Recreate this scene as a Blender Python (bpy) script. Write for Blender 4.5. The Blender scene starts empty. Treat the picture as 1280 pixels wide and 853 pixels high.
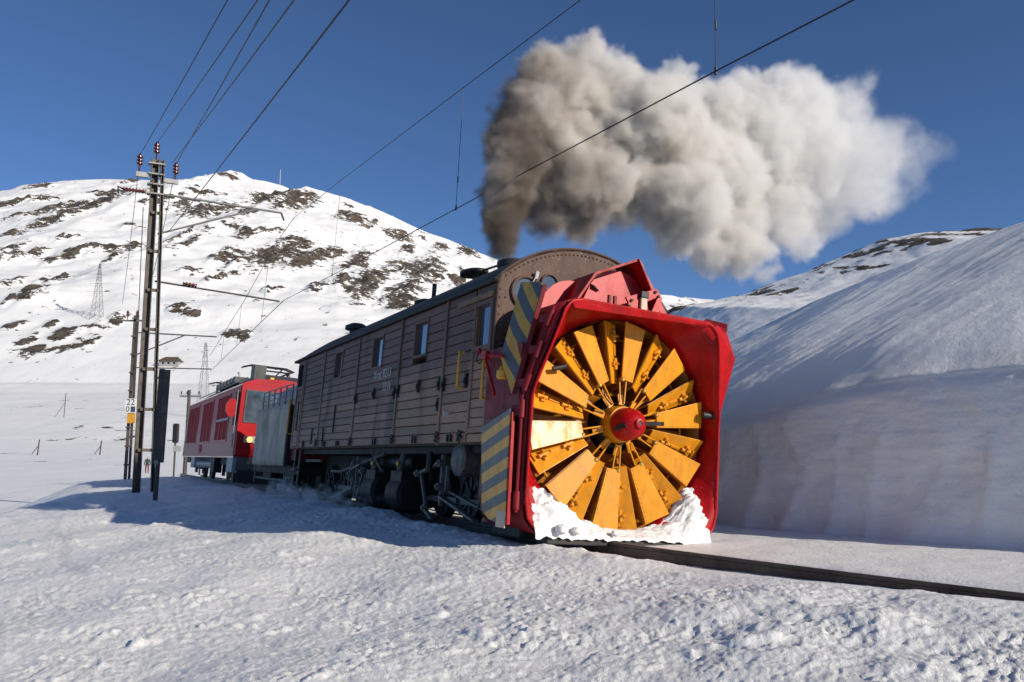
import bpy, math, random
import numpy as np
from mathutils import Vector, Matrix

random.seed(7)
sc = bpy.context.scene
R = math.radians

# ------------------------------------------------------------------ camera, sky, sun, exposure
AZ = R(27.17)                                   # heading of the track, seen from the photographer
U0 = np.array([-math.sin(AZ), math.cos(AZ), 0.0])      # along the track, rearwards
V0 = np.array([-math.cos(AZ), -math.sin(AZ), 0.0])     # across the track, to the photographer's side
O0 = np.array([1.18, 10.31, 0.0])                      # under the cutting wheel
CANT = R(4.5)                                   # superelevation of the curve
Z0 = np.array([0.0, 0.0, 1.0])
V1 = V0 * math.cos(CANT) + Z0 * math.sin(CANT)
W1 = Z0 * math.cos(CANT) - V0 * math.sin(CANT)

cam_d = bpy.data.cameras.new('camera')
cam_d.sensor_width = 36.0
cam_d.lens = 1067.0 / 1280.0 * 36.0
cam_d.clip_start = 0.1
cam_d.clip_end = 6000.0
cam = bpy.data.objects.new('camera', cam_d)
cam.location = (0.0, 0.0, 1.15)
cam.rotation_euler = (R(90 + 7.62), 0.0, 0.0)
sc.collection.objects.link(cam)
sc.camera = cam

SUN_EL = R(22.0)
SUN_PHI = R(28.0)                               # off the track, on the far side
sun_h = -U0 * math.cos(SUN_PHI) - V0 * math.sin(SUN_PHI)
sun_dir = sun_h * math.cos(SUN_EL) + Z0 * math.sin(SUN_EL)

world = bpy.data.worlds.new('World')
sc.world = world
world.use_nodes = True
wn = world.node_tree
wn.nodes.clear()
w_out = wn.nodes.new('ShaderNodeOutputWorld')
w_bg = wn.nodes.new('ShaderNodeBackground')
w_sky = wn.nodes.new('ShaderNodeTexSky')
w_sky.sky_type = 'NISHITA'
w_sky.sun_disc = False
w_sky.sun_elevation = SUN_EL
w_sky.sun_rotation = math.atan2(sun_dir[0], sun_dir[1])
w_sky.altitude = 2300.0
w_sky.air_density = 0.8
w_sky.dust_density = 0.0
w_sky.ozone_density = 5.5
w_bg.inputs['Strength'].default_value = 0.105
wn.links.new(w_sky.outputs[0], w_bg.inputs[0])
wn.links.new(w_bg.outputs[0], w_out.inputs[0])

sun_d = bpy.data.lights.new('sun', 'SUN')
sun_d.energy = 4.6
sun_d.angle = R(0.53)
sun_d.color = (1.0, 0.91, 0.76)
sun = bpy.data.objects.new('sun', sun_d)
sun.rotation_euler = Vector(sun_dir).to_track_quat('Z', 'Y').to_euler()
sun.location = (20, -20, 30)
sc.collection.objects.link(sun)

sc.view_settings.view_transform = 'Standard'
sc.view_settings.look = 'None'
sc.view_settings.exposure = 0.14
sc.view_settings.gamma = 1.0
sc.view_settings.use_curve_mapping = False
sc.render.engine = 'CYCLES'
sc.cycles.use_denoising = True
sc.cycles.max_bounces = 10
sc.cycles.diffuse_bounces = 6
sc.cycles.glossy_bounces = 3
sc.cycles.transmission_bounces = 4
sc.cycles.volume_bounces = 5
sc.cycles.transparent_max_bounces = 8
sc.cycles.volume_step_rate = 2.0
sc.cycles.volume_max_steps = 256

# ------------------------------------------------------------------ helpers
C = sc.collection


def tag(o, label=None, cat=None, group=None, kind=None):
    if label: o['label'] = label
    if cat: o['category'] = cat
    if group: o['group'] = group
    if kind: o['kind'] = kind
    return o


def empty(name, loc=(0, 0, 0), mat=None):
    o = bpy.data.objects.new(name, None)
    o.empty_display_size = 0.2
    if mat is not None: o.matrix_world = mat
    else: o.location = loc
    C.objects.link(o)
    return o


def train_matrix(u=0.0, v=0.0, cant=True):
    a, b = (V1, W1) if cant else (V0, Z0)
    p = O0 + U0 * u + V0 * v
    return Matrix(((U0[0], a[0], b[0], p[0]), (U0[1], a[1], b[1], p[1]), (U0[2], a[2], b[2], p[2]), (0, 0, 0, 1)))


def T(u, v, w):                                  # train frame to world
    return O0 + U0 * u + V1 * v + W1 * w


def _unit(a):
    a = np.asarray(a, float)
    return a / max(1e-9, np.linalg.norm(a))


class MB:
    def __init__(s):
        s.v, s.f = [], []

    def add(s, vs, fs):
        n = len(s.v)
        s.v += [tuple(map(float, p)) for p in vs]
        s.f += [tuple(i + n for i in f) for f in fs]
        return s

    def box(s, lo, hi):
        x0, y0, z0 = lo; x1, y1, z1 = hi
        return s.add([(x0, y0, z0), (x1, y0, z0), (x1, y1, z0), (x0, y1, z0), (x0, y0, z1), (x1, y0, z1), (x1, y1, z1), (x0, y1, z1)],
                     [(0, 3, 2, 1), (4, 5, 6, 7), (0, 1, 5, 4), (1, 2, 6, 5), (2, 3, 7, 6), (3, 0, 4, 7)])

    def bar(s, a, b, wx, wy, up=(0, 0, 1)):      # rectangular bar from a to b
        a = np.asarray(a, float); b = np.asarray(b, float)
        d = _unit(b - a)
        up = np.asarray(up, float)
        if abs(d @ up) > 0.98: up = np.array([1.0, 0, 0])
        x = _unit(np.cross(d, up)) * wx / 2; y = _unit(np.cross(x, d)) * wy / 2
        vs = [a - x - y, a + x - y, a + x + y, a - x + y, b - x - y, b + x - y, b + x + y, b - x + y]
        return s.add(vs, [(3, 2, 1, 0), (4, 5, 6, 7), (0, 1, 5, 4), (1, 2, 6, 5), (2, 3, 7, 6), (3, 0, 4, 7)])

    def tube(s, pts, r, n=8, caps=True):
        pts = [np.asarray(p, float) for p in pts]
        rr = r if hasattr(r, '__len__') else [r] * len(pts)
        vs, fs = [], []
        ref = None
        for i, p in enumerate(pts):
            d = _unit((pts[min(i + 1, len(pts) - 1)] - pts[max(i - 1, 0)]))
            if ref is None:
                ref = np.array([0, 0, 1.0]) if abs(d[2]) < 0.9 else np.array([1.0, 0, 0])
            x = _unit(np.cross(ref, d)); y = np.cross(d, x)
            ref = y
            for k in range(n):
                a = 2 * math.pi * k / n
                vs.append(p + rr[i] * (x * math.cos(a) + y * math.sin(a)))
        for i in range(len(pts) - 1):
            for k in range(n):
                k2 = (k + 1) % n
                fs.append((i * n + k, i * n + k2, (i + 1) * n + k2, (i + 1) * n + k))
        if caps:
            fs.append(tuple(range(n - 1, -1, -1)))
            fs.append(tuple((len(pts) - 1) * n + k for k in range(n)))
        return s.add(vs, fs)

    def lathe(s, prof, c, axis, n=32, caps=True):    # prof: (along, radius); axis unit vector
        axis = _unit(axis); c = np.asarray(c, float)
        ref = np.array([0, 0, 1.0]) if abs(axis[2]) < 0.9 else np.array([1.0, 0, 0])
        x = _unit(np.cross(ref, axis)); y = np.cross(axis, x)
        vs, fs = [], []
        for (h, r) in prof:
            for k in range(n):
                a = 2 * math.pi * k / n
                vs.append(c + axis * h + r * (x * math.cos(a) + y * math.sin(a)))
        m = len(prof)
        for i in range(m - 1):
            for k in range(n):
                k2 = (k + 1) % n
                fs.append((i * n + k, i * n + k2, (i + 1) * n + k2, (i + 1) * n + k))
        if caps:
            fs.append(tuple(range(n - 1, -1, -1)))
            fs.append(tuple((m - 1) * n + k for k in range(n)))
        return s.add(vs, fs)

    def plate(s, poly, th, nrm=None):            # planar polygon thickened along its normal
        p = [np.asarray(q, float) for q in poly]
        if nrm is None:
            nrm = np.zeros(3)
            for i in range(len(p)):
                a, b = p[i], p[(i + 1) % len(p)]
                nrm = nrm + np.cross(a, b)
        n = _unit(nrm) * th / 2
        k = len(p)
        vs = [q + n for q in p] + [q - n for q in p]
        fs = [tuple(range(k)), tuple(range(2 * k - 1, k - 1, -1))]
        for i in range(k):
            j = (i + 1) % k
            fs.append((i, k + i, k + j, j))
        return s.add(vs, fs)

    def grid(s, P):                              # P: rows x cols x 3
        a, b = P.shape[:2]
        n = len(s.v)
        s.v += [tuple(q) for q in P.reshape(-1, 3).tolist()]
        for i in range(a - 1):
            for j in range(b - 1):
                k = n + i * b + j
                s.f.append((k, k + 1, k + b + 1, k + b))
        return s

    def build(s, name, mat, parent=None, smooth=False, bevel=0.0, kind=None, solid=0.0, angle=None):
        me = bpy.data.meshes.new(name)
        me.from_pydata(s.v, [], s.f)
        me.update()
        o = bpy.data.objects.new(name, me)
        if mat is not None: me.materials.append(mat)
        C.objects.link(o)
        if parent is not None: o.parent = parent
        if smooth:
            me.polygons.foreach_set('use_smooth', [True] * len(me.polygons))
            if angle: me.set_sharp_from_angle(angle=R(angle))
        if solid:
            m = o.modifiers.new('solid', 'SOLIDIFY'); m.thickness = solid; m.offset = 0
        if bevel:
            m = o.modifiers.new('bevel', 'BEVEL'); m.width = bevel; m.segments = 2; m.limit_method = 'ANGLE'; m.angle_limit = R(40)
        if kind: o['kind'] = kind
        return o


def copy_tree(o, parent=None):
    c = o.copy(); C.objects.link(c)
    if parent is not None: c.parent = parent
    for ch in list(o.children): copy_tree(ch, c)
    return c


def text_mesh(name, body, size, mat, parent, matrix, align='CENTER', extrude=0.001):
    cu = bpy.data.curves.new(name, 'FONT')
    cu.body = body; cu.size = size; cu.align_x = align; cu.align_y = 'CENTER'; cu.extrude = extrude
    to = bpy.data.objects.new(name + '_src', cu)
    C.objects.link(to)
    me = bpy.data.meshes.new_from_object(to.evaluated_get(bpy.context.evaluated_depsgraph_get()))
    bpy.data.objects.remove(to)
    o = bpy.data.objects.new(name, me)
    me.materials.clear(); me.materials.append(mat)
    C.objects.link(o)
    o.parent = parent
    o.matrix_local = matrix
    return o


# numpy gradient noise ------------------------------------------------
_rng = np.random.RandomState(11)
_perm = np.concatenate([_rng.permutation(512)] * 3)
_ga = _rng.rand(512) * 2 * np.pi
_gx, _gy = np.cos(_ga), np.sin(_ga)


def pn(x, y, seed=0):
    x = np.asarray(x, float) + seed * 17.31; y = np.asarray(y, float) - seed * 9.77
    xi = np.floor(x).astype(int); yi = np.floor(y).astype(int)
    xf, yf = x - xi, y - yi
    xi &= 511; yi &= 511
    u = xf * xf * xf * (xf * (xf * 6 - 15) + 10); v = yf * yf * yf * (yf * (yf * 6 - 15) + 10)

    def g(a, b, fx, fy):
        h = _perm[_perm[a & 511] + (b & 511)]
        return _gx[h] * fx + _gy[h] * fy
    n00 = g(xi, yi, xf, yf); n10 = g(xi + 1, yi, xf - 1, yf)
    n01 = g(xi, yi + 1, xf, yf - 1); n11 = g(xi + 1, yi + 1, xf - 1, yf - 1)
    return 1.41 * ((n00 * (1 - u) + n10 * u) * (1 - v) + (n01 * (1 - u) + n11 * u) * v)


def fbm(x, y, o=4, seed=0, gain=0.5, lac=2.03):
    t = 0; a = 1.0; s = 0
    for i in range(o):
        t = t + a * pn(x, y, seed + i); s += a
        a *= gain; x = np.asarray(x) * lac; y = np.asarray(y) * lac
    return t / s


def ss(a, b, x):
    t = np.clip((np.asarray(x, float) - a) / (b - a), 0, 1)
    return t * t * (3 - 2 * t)


def grid_mesh(name, X, Y, Z, mat, attr=None, kind='structure', label=None, flip=False):
    a, b = X.shape
    me = bpy.data.meshes.new(name)
    n = a * b
    me.vertices.add(n)
    co = np.stack([X, Y, Z], -1).reshape(-1).astype(np.float32)
    me.vertices.foreach_set('co', co)
    i = np.arange(a - 1)[:, None] * b + np.arange(b - 1)[None, :]
    q = np.stack([i, i + 1, i + b + 1, i + b], -1).reshape(-1, 4)
    if flip: q = q[:, ::-1]
    m = len(q)
    me.loops.add(m * 4)
    me.loops.foreach_set('vertex_index', q.reshape(-1).astype(np.int32))
    me.polygons.add(m)
    me.polygons.foreach_set('loop_start', (np.arange(m) * 4).astype(np.int32))
    me.polygons.foreach_set('use_smooth', np.ones(m, bool))
    for k, arr in (attr or {}).items():
        at = me.attributes.new(k, 'FLOAT', 'POINT')
        at.data.foreach_set('value', arr.reshape(-1).astype(np.float32))
    me.update(calc_edges=True)
    me.materials.append(mat)
    o = bpy.data.objects.new(name, me)
    C.objects.link(o)
    tag(o, label=label, kind=kind)
    return o


# ------------------------------------------------------------------ materials
class NT:
    def __init__(s, name):
        s.m = bpy.data.materials.new(name)
        s.m.use_nodes = True
        s.t = s.m.node_tree
        s.t.nodes.clear()
        s.out = s.n('ShaderNodeOutputMaterial')

    def n(s, typ, **kw):
        nd = s.t.nodes.new(typ)
        for k, v in kw.items(): setattr(nd, k, v)
        return nd

    def l(s, a, b): s.t.links.new(a, b)

    def put(s, inp, val):
        if hasattr(val, 'is_output'): s.l(val, inp)
        else:
            if hasattr(inp.default_value, '__len__') and len(inp.default_value) == 4 and len(val) == 3: val = (*val, 1)
            inp.default_value = val

    def coords(s, kind='Object', scale=None, rot=None):
        tc = s.n('ShaderNodeTexCoord')
        if kind == 'World':
            g = s.n('ShaderNodeNewGeometry'); o = g.outputs['Position']
        else: o = tc.outputs[kind]
        if scale is not None or rot is not None:
            mp = s.n('ShaderNodeMapping')
            s.l(o, mp.inputs[0])
            if scale is not None: mp.inputs['Scale'].default_value = scale if hasattr(scale, '__len__') else (scale,) * 3
            if rot is not None: mp.inputs['Rotation'].default_value = rot
            o = mp.outputs[0]
        return o

    def noise(s, co, scale=5, detail=4, rough=.55, dist=0.0):
        nd = s.n('ShaderNodeTexNoise')
        s.l(co, nd.inputs['Vector'])
        nd.inputs['Scale'].default_value = scale; nd.inputs['Detail'].default_value = detail
        nd.inputs['Roughness'].default_value = rough; nd.inputs['Distortion'].default_value = dist
        return nd.outputs[0]

    def ramp(s, fac, stops, interp='LINEAR'):
        nd = s.n('ShaderNodeValToRGB')
        nd.color_ramp.interpolation = interp
        el = nd.color_ramp.elements
        while len(el) < len(stops): el.new(0.5)
        for e, (p, c) in zip(el, stops):
            e.position = p
            e.color = (*c, 1) if hasattr(c, '__len__') else (c, c, c, 1)
        s.l(fac, nd.inputs[0])
        return nd.outputs[0]

    def mix(s, fac, a, b, mode='MIX'):
        nd = s.n('ShaderNodeMix', data_type='RGBA', blend_type=mode)
        s.put(nd.inputs[0], fac); s.put(nd.inputs[6], a); s.put(nd.inputs[7], b)
        return nd.outputs[2]

    def math(s, op, a, b=0.0, c=None, clamp=False):
        nd = s.n('ShaderNodeMath', operation=op)
        nd.use_clamp = clamp
        s.put(nd.inputs[0], a); s.put(nd.inputs[1], b)
        if c is not None: s.put(nd.inputs[2], c)
        return nd.outputs[0]

    def sep(s, co):
        nd = s.n('ShaderNodeSeparateXYZ'); s.l(co, nd.inputs[0])
        return nd.outputs

    def bump(s, h, strength=.3, dist=.02, normal=None):
        nd = s.n('ShaderNodeBump')
        nd.inputs['Strength'].default_value = strength; nd.inputs['Distance'].default_value = dist
        s.l(h, nd.inputs['Height'])
        if normal is not None: s.l(normal, nd.inputs['Normal'])
        return nd.outputs[0]

    def bsdf(s, col, rough=.5, metal=0.0, normal=None, **kw):
        b = s.n('ShaderNodeBsdfPrincipled')
        s.put(b.inputs['Base Color'], col); s.put(b.inputs['Roughness'], rough); s.put(b.inputs['Metallic'], metal)
        if normal is not None: s.l(normal, b.inputs['Normal'])
        for k, v in kw.items(): s.put(b.inputs[k.replace('_', ' ')], v)
        s.l(b.outputs[0], s.out.inputs[0])
        return b


def paint(name, col, rough=.4, metal=0.0, var=.25, scale=3.0, dirt=None, dirt_amt=.5, frost=0.0, bump=.1, bscale=30, coat=0.0, frost_scale=55, spec=.5):
    m = NT(name)
    co = m.coords('Object')
    n1 = m.noise(co, scale, 6, .6)
    dark = tuple(c * (1 - var) for c in col); lite = tuple(min(1, c * (1 + var)) for c in col)
    c = m.ramp(n1, [(.3, dark), (.7, lite)])
    rg = rough
    if dirt is not None:
        n2 = m.noise(m.coords('Object', (1.0, 1.0, .35)), scale * 1.7, 8, .68)
        f = m.ramp(n2, [(.48, 0.0), (.75, dirt_amt)])
        c = m.mix(f, c, dirt)
        rg = m.math('ADD', rough, m.math('MULTIPLY', f, .35), clamp=True)
    if frost:
        n3 = m.noise(co, frost_scale, 3, .6)
        f3 = m.ramp(n3, [(.72 - .12 * frost, 0.0), (.76 - .1 * frost, .9)])
        c = m.mix(f3, c, (.82, .85, .88))
    nb = m.noise(co, bscale, 4, .6)
    m.bsdf(c, rg, metal, m.bump(nb, bump, .004), Coat_Weight=coat, Coat_Roughness=.08, Specular_IOR_Level=spec)
    return m.m


def make_materials():
    M = {}
    # snow ---------------------------------------------------------
    m = NT('snow'); co = m.coords('World')
    c = m.ramp(m.noise(co, .8, 5, .6), [(.3, (.83, .83, .825)), (.7, (.89, .885, .88))])
    h1 = m.noise(co, 24, 6, .68); h2 = m.noise(co, 110, 4, .65)
    nrm = m.bump(h2, .9, .008, m.bump(h1, .9, .022))
    m.bsdf(c, .5, 0, nrm, Specular_IOR_Level=.4)
    M['snow'] = m.m
    # cut wall: old dirty layers, brighter blue-white slope ----------
    m = NT('wall_snow'); co = m.coords('World')
    at = m.n('ShaderNodeAttribute'); at.attribute_name = 'cut'
    n1 = m.noise(m.coords('World', (.8, .8, 1.3)), 1.3, 7, .62)
    dirty = m.ramp(n1, [(.28, (.76, .74, .71)), (.5, (.84, .825, .80)), (.75, (.89, .885, .87))])
    n2 = m.noise(co, .9, 5, .6)
    clean = m.ramp(n2, [(.3, (.84, .845, .85)), (.7, (.90, .90, .90))])
    f = m.math('ADD', at.outputs['Fac'], m.math('MULTIPLY', m.math('SUBTRACT', m.noise(co, 3.5, 5, .6), .5), .5))
    c = m.mix(m.ramp(f, [(.3, 0.0), (.7, 1.0)]), clean, dirty)
    aa = m.n('ShaderNodeAttribute'); aa.attribute_name = 'mark'
    mk = m.math('MULTIPLY', aa.outputs['Fac'], m.ramp(m.noise(co, 5, 5, .6), [(.35, .1), (.65, .8)]))
    c = m.mix(mk, c, (.52, .47, .41))
    h1 = m.noise(co, 9, 8, .7); h2 = m.noise(co, 50, 5, .65)
    nrm = m.bump(h2, .5, .010, m.bump(h1, .6, .045))
    m.bsdf(c, .6, 0, nrm, Specular_IOR_Level=.3)
    M['wall_snow'] = m.m
    # mountain -------------------------------------------------------
    m = NT('mountain_surface'); co = m.coords('World')
    at = m.n('ShaderNodeAttribute'); at.attribute_name = 'rock'
    nd = m.noise(co, .055, 8, .68)
    nd2 = m.noise(m.coords('World', (1, .5, 1.6)), .16, 6, .7)
    f = m.math('ADD', m.math('ADD', at.outputs['Fac'], m.math('MULTIPLY', m.math('SUBTRACT', nd, .5), 2.6)), m.math('MULTIPLY', m.math('SUBTRACT', nd2, .5), 2.2))
    fac = m.ramp(f, [(.47, 0.0), (.53, 1.0)])
    rn = m.noise(m.coords('World', (1, 1, 1.8)), .09, 9, .7)
    rock = m.ramp(rn, [(.3, (.026, .022, .019)), (.5, (.125, .100, .080)), (.72, (.26, .21, .165))])
    sn = m.ramp(m.noise(co, .012, 6, .6), [(.3, (.80, .80, .80)), (.7, (.87, .868, .862))])
    c = m.mix(fac, sn, rock)
    hb = m.noise(co, .12, 8, .66)
    hs = m.noise(m.coords('World', (1.0, .35, .5)), .035, 7, .6)
    nrm = m.bump(hb, 1.0, 9.0); nrm2 = m.bump(hs, .35, 3.5)
    mn = m.n('ShaderNodeMix', data_type='VECTOR')
    m.l(fac, mn.inputs[0]); m.l(nrm2, mn.inputs[4]); m.l(nrm, mn.inputs[5])
    m.bsdf(c, .75, 0, mn.outputs[1], Specular_IOR_Level=.2)
    M['mountain'] = m.m
    # planks -----------------------------------------------------------
    m = NT('brown_planks'); co = m.coords('Object')
    inf = m.n('ShaderNodeObjectInfo')
    sx = m.sep(co)
    grain = m.noise(m.coords('Object', (.5, 4, 9)), 9, 6, .65)
    patch = m.noise(co, 1.1, 5, .6)
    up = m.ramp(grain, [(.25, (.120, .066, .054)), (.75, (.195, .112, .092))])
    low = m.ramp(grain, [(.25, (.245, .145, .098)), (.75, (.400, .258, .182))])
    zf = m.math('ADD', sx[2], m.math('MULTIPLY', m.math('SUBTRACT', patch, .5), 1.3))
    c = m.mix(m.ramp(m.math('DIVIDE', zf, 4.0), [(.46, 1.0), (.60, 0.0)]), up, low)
    soot = m.noise(m.coords('Object', (1.5, 1, .28)), 1.25, 6, .62)
    c = m.mix(m.ramp(soot, [(.545, 0.0), (.69, .8)]), c, (.045, .034, .03))
    scr = m.noise(m.coords('Object', (1, 1, .5)), 14, 8, .7)
    c = m.mix(m.ramp(scr, [(.64, 0.0), (.74, .5)]), c, (.36, .31, .27))
    v = m.ramp(inf.outputs['Random'], [(0, (.74, .74, .76)), (1, (1.12, 1.09, 1.06))])
    c = m.mix(1.0, c, v, 'MULTIPLY')
    m.bsdf(c, .62, 0, m.bump(grain, .4, .006), Specular_IOR_Level=.35)
    M['planks'] = m.m
    # stripes --------------------------------------------------------
    for key, (du, dw, per, off) in {'stripe_low': (.27, 1.0, .245, .42), 'stripe_up': (-.95, 1.0, .25, .1)}.items():
        m = NT('warning_' + key); co = m.coords('Object')
        sx = m.sep(co)
        d = m.math('ADD', m.math('MULTIPLY', sx[0], du), m.math('MULTIPLY', sx[2], dw))
        fr = m.math('FRACT', m.math('ADD', m.math('DIVIDE', d, per * math.hypot(du, dw) if key == 'stripe_up' else per), 20 + off))
        st = m.ramp(fr, [(0.0, 0.0), (.5, 1.0)], 'CONSTANT')
        n1 = m.noise(m.coords('Object', (1, 1, .4)), 7, 7, .68)
        ye = m.ramp(n1, [(.3, (.52, .27, .035)), (.7, (.72, .40, .065))])
        gr = m.ramp(n1, [(.3, (.075, .085, .088)), (.7, (.135, .148, .15))])
        c = m.mix(st, ye, gr)
        n2 = m.noise(co, 16, 8, .72)
        c = m.mix(m.ramp(n2, [(.58, 0.0), (.72, .6)]), c, (.16, .13, .10))
        m.bsdf(c, .5, 0, m.bump(n2, .15, .004))
        M[key] = m.m
    # plain paints ------------------------------------------------------
    M['red'] = paint('red_gloss_paint', (.38, .0022, .0045), .38, var=.28, scale=3.5, dirt=(.10, .004, .004), dirt_amt=.75, spec=.25, frost=.12, frost_scale=60, bump=.12, bscale=8)
    M['red_frost'] = paint('red_paint_with_snow_specks', (.46, .010, .018), .45, var=.2, scale=3, dirt=(.16, .02, .02), dirt_amt=.4, frost=.35, frost_scale=46)
    M['dark_red'] = paint('weathered_dark_red', (.19, .006, .012), .5, spec=.3, var=.35, scale=4, dirt=(.05, .02, .02), dirt_amt=.7)
    M['yellow'] = paint('orange_yellow_paint', (.66, .265, .009), .34, var=.14, scale=5, dirt=(.28, .10, .006), dirt_amt=.55, coat=.05, spec=.4, frost=.05, frost_scale=35, bump=.1, bscale=14)
    M['yellow_shaded'] = paint('shaded_orange_paint', (.42, .155, .010), .42, var=.25, scale=4, dirt=(.15, .052, .006), dirt_amt=.7)  # darker yellow for the wheel's depths, shade put into the colour
    M['brown_plate'] = paint('brown_plate_with_frost', (.100, .058, .045), .65, spec=.3, var=.22, scale=3.5, dirt=(.07, .043, .035), dirt_amt=.6, frost=.30, frost_scale=42)
    M['roof'] = paint('bitumen_roof', (.022, .023, .025), .7, var=.5, scale=2.2, dirt=(.06, .06, .062), dirt_amt=.5, bump=.3, bscale=25)
    M['black'] = paint('black_iron', (.012, .012, .013), .55, var=.4, scale=5, dirt=(.05, .042, .036), dirt_amt=.5, bump=.3)
    M['under'] = paint('oily_black_frame', (.006, .006, .0065), .65, var=.4, scale=4, dirt=(.018, .016, .014), dirt_amt=.6)
    M['steel'] = paint('worn_grey_steel', (.13, .13, .128), .5, spec=.25, metal=.2, var=.35, scale=7, dirt=(.05, .045, .04), dirt_amt=.8)
    M['blue_steel'] = paint('blue_grey_cylinder', (.014, .016, .018), .5, spec=.15, var=.3, scale=4, dirt=(.012, .012, .012), dirt_amt=.7)
    M['mast'] = paint('grey_brown_mast_steel', (.098, .080, .062), .6, var=.3, scale=5, dirt=(.07, .038, .024), dirt_amt=.7)
    M['mast_dark'] = paint('dark_mast_steel', (.06, .05, .045), .6, var=.3, scale=5, dirt=(.06, .03, .02), dirt_amt=.6)
    M['galv'] = paint('galvanised_tube', (.22, .22, .215), .5, metal=.4, var=.25, scale=6)
    M['wire'] = paint('dark_wire', (.03, .028, .027), .5, metal=.4, var=.2)
    M['insulator'] = paint('red_brown_insulator', (.10, .018, .013), .2, var=.3, scale=8, coat=.4)
    M['rail'] = paint('rail_steel', (.085, .06, .046), .5, metal=.3, var=.35, scale=3, dirt=(.03, .022, .018), dirt_amt=.6)
    M['rail_head'] = paint('polished_rail_head', (.30, .29, .28), .3, metal=.7, var=.2)
    M['tender'] = paint('dusty_grey_sheet', (.56, .46, .36), .7, var=.18, scale=1.6, dirt=(.26, .20, .15), dirt_amt=.85, bump=.2, bscale=4)
    M['grey'] = paint('grey_roof_paint', (.055, .057, .057), .55, var=.25, scale=3, dirt=(.03, .028, .026), dirt_amt=.5)
    M['light_grey'] = paint('pale_grey_paint', (.34, .34, .335), .5, var=.15, scale=3, dirt=(.12, .10, .09), dirt_amt=.6)
    M['loco_red'] = paint('signal_red_body', (.40, .010, .014), .25, var=.12, scale=1.5, coat=.5, bump=.04)
    M['white'] = paint('white_enamel', (.78, .78, .76), .4, var=.06)
    M['letter'] = paint('chalk_white_paint', (.58, .57, .56), .7, var=.4, scale=40)
    M['ink'] = paint('black_print', (.015, .015, .015), .5, var=.1)
    M['plate_yellow'] = paint('yellow_plate_paint', (.70, .34, .03), .4, var=.1)
    M['wood'] = paint('bare_wood', (.20, .105, .045), .6, var=.35, scale=8)
    M['rope'] = paint('dark_cable', (.02, .012, .012), .6)
    M['brass'] = paint('brass_fitting', (.42, .25, .05), .35, metal=.6, var=.2)
    # loco side: pale pink low down, red higher up -----------------------
    m = NT('pink_red_side'); co = m.coords('Object')
    n1 = m.noise(m.coords('Object', (.6, 1, 1)), 1.3, 7, .62)
    sx = m.sep(co)
    zz = m.ramp(m.math('ADD', m.math('DIVIDE', sx[2], 4.0), m.math('MULTIPLY', m.math('SUBTRACT', n1, .5), .25)), [(.30, (.56, .20, .16)), (.46, (.60, .18, .15)), (.60, (.46, .045, .04)), (.80, (.46, .04, .035))])
    c = m.mix(m.ramp(m.noise(co, 2.4, 8, .7), [(.55, 0.0), (.8, .45)]), zz, (.40, .05, .05))
    m.bsdf(c, .5, 0, None, Specular_IOR_Level=.2)
    M['loco_side'] = m.m
    # louvres
    M['louvre'] = paint('dark_red_louvre', (.42, .010, .016), .8, spec=.2, var=.2, scale=2)
    # glass
    m = NT('window_glass')
    co = m.coords('Object')
    c = m.ramp(m.noise(co, 2.0, 4, .6), [(.3, (.03, .042, .06)), (.7, (.09, .12, .16))])
    m.bsdf(c, .06, 0, m.bump(m.noise(co, 3, 2), .05, .01), Specular_IOR_Level=.5, Coat_Weight=1.0, Coat_Roughness=.03)
    M['glass'] = m.m
    m = NT('dark_opening'); m.bsdf((.012, .012, .013), .5); M['dark'] = m.m
    m = NT('lit_headlight')
    e = m.n('ShaderNodeEmission'); e.inputs[0].default_value = (1, .42, .08, 1); e.inputs[1].default_value = 4
    m.l(e.outputs[0], m.out.inputs[0]); M['lamp'] = m.m
    m = NT('person_cloth'); co = m.coords('Object'); sx = m.sep(co)
    c = m.ramp(m.math('DIVIDE', sx[2], 1.8), [(0.0, (.02, .02, .02)), (.05, (.16, .03, .03)), (.50, (.025, .025, .03)), (.845, (.42, .25, .18)), (.95, (.03, .02, .015))], 'CONSTANT')
    m.bsdf(c, .7); M['person'] = m.m
    M['lichen'] = paint('far_roof', (.10, .07, .05), .7, var=.3, scale=.5)
    return M


M = make_materials()

# ------------------------------------------------------------------ terrain
RIDGE_X = [-1500, -1250, -1100, -929, -871, -843, -757, -640, -560, -535, -513, -492, -473, -421, -395, -375, -356, -290, -231, -159, -86, -57, 0, 80, 160, 260, 360, 600]
RIDGE_Z = [430, 470, 480, 474, 477, 492, 497, 499, 503, 510, 517, 510, 499, 488, 478, 487, 480, 458, 434, 402, 375, 361, 340, 318, 300, 285, 270, 200]
RIGHT_X = [-60, 0, 40, 76, 87, 110, 137, 157, 168, 177, 196, 212, 223, 232, 260, 340, 500]
RIGHT_Z = [-90, -12, 46, 70.5, 72.5, 77, 87, 95, 100, 104, 107, 107.5, 109, 107, 106, 112, 120]
VAL_Y = [-200, 40, 70, 110, 150, 230, 350, 440, 470, 500]
VAL_Z = [-1.8, -1.5, -1.1, -.9, .2, 5, 21, 33, 40, 43]


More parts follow.
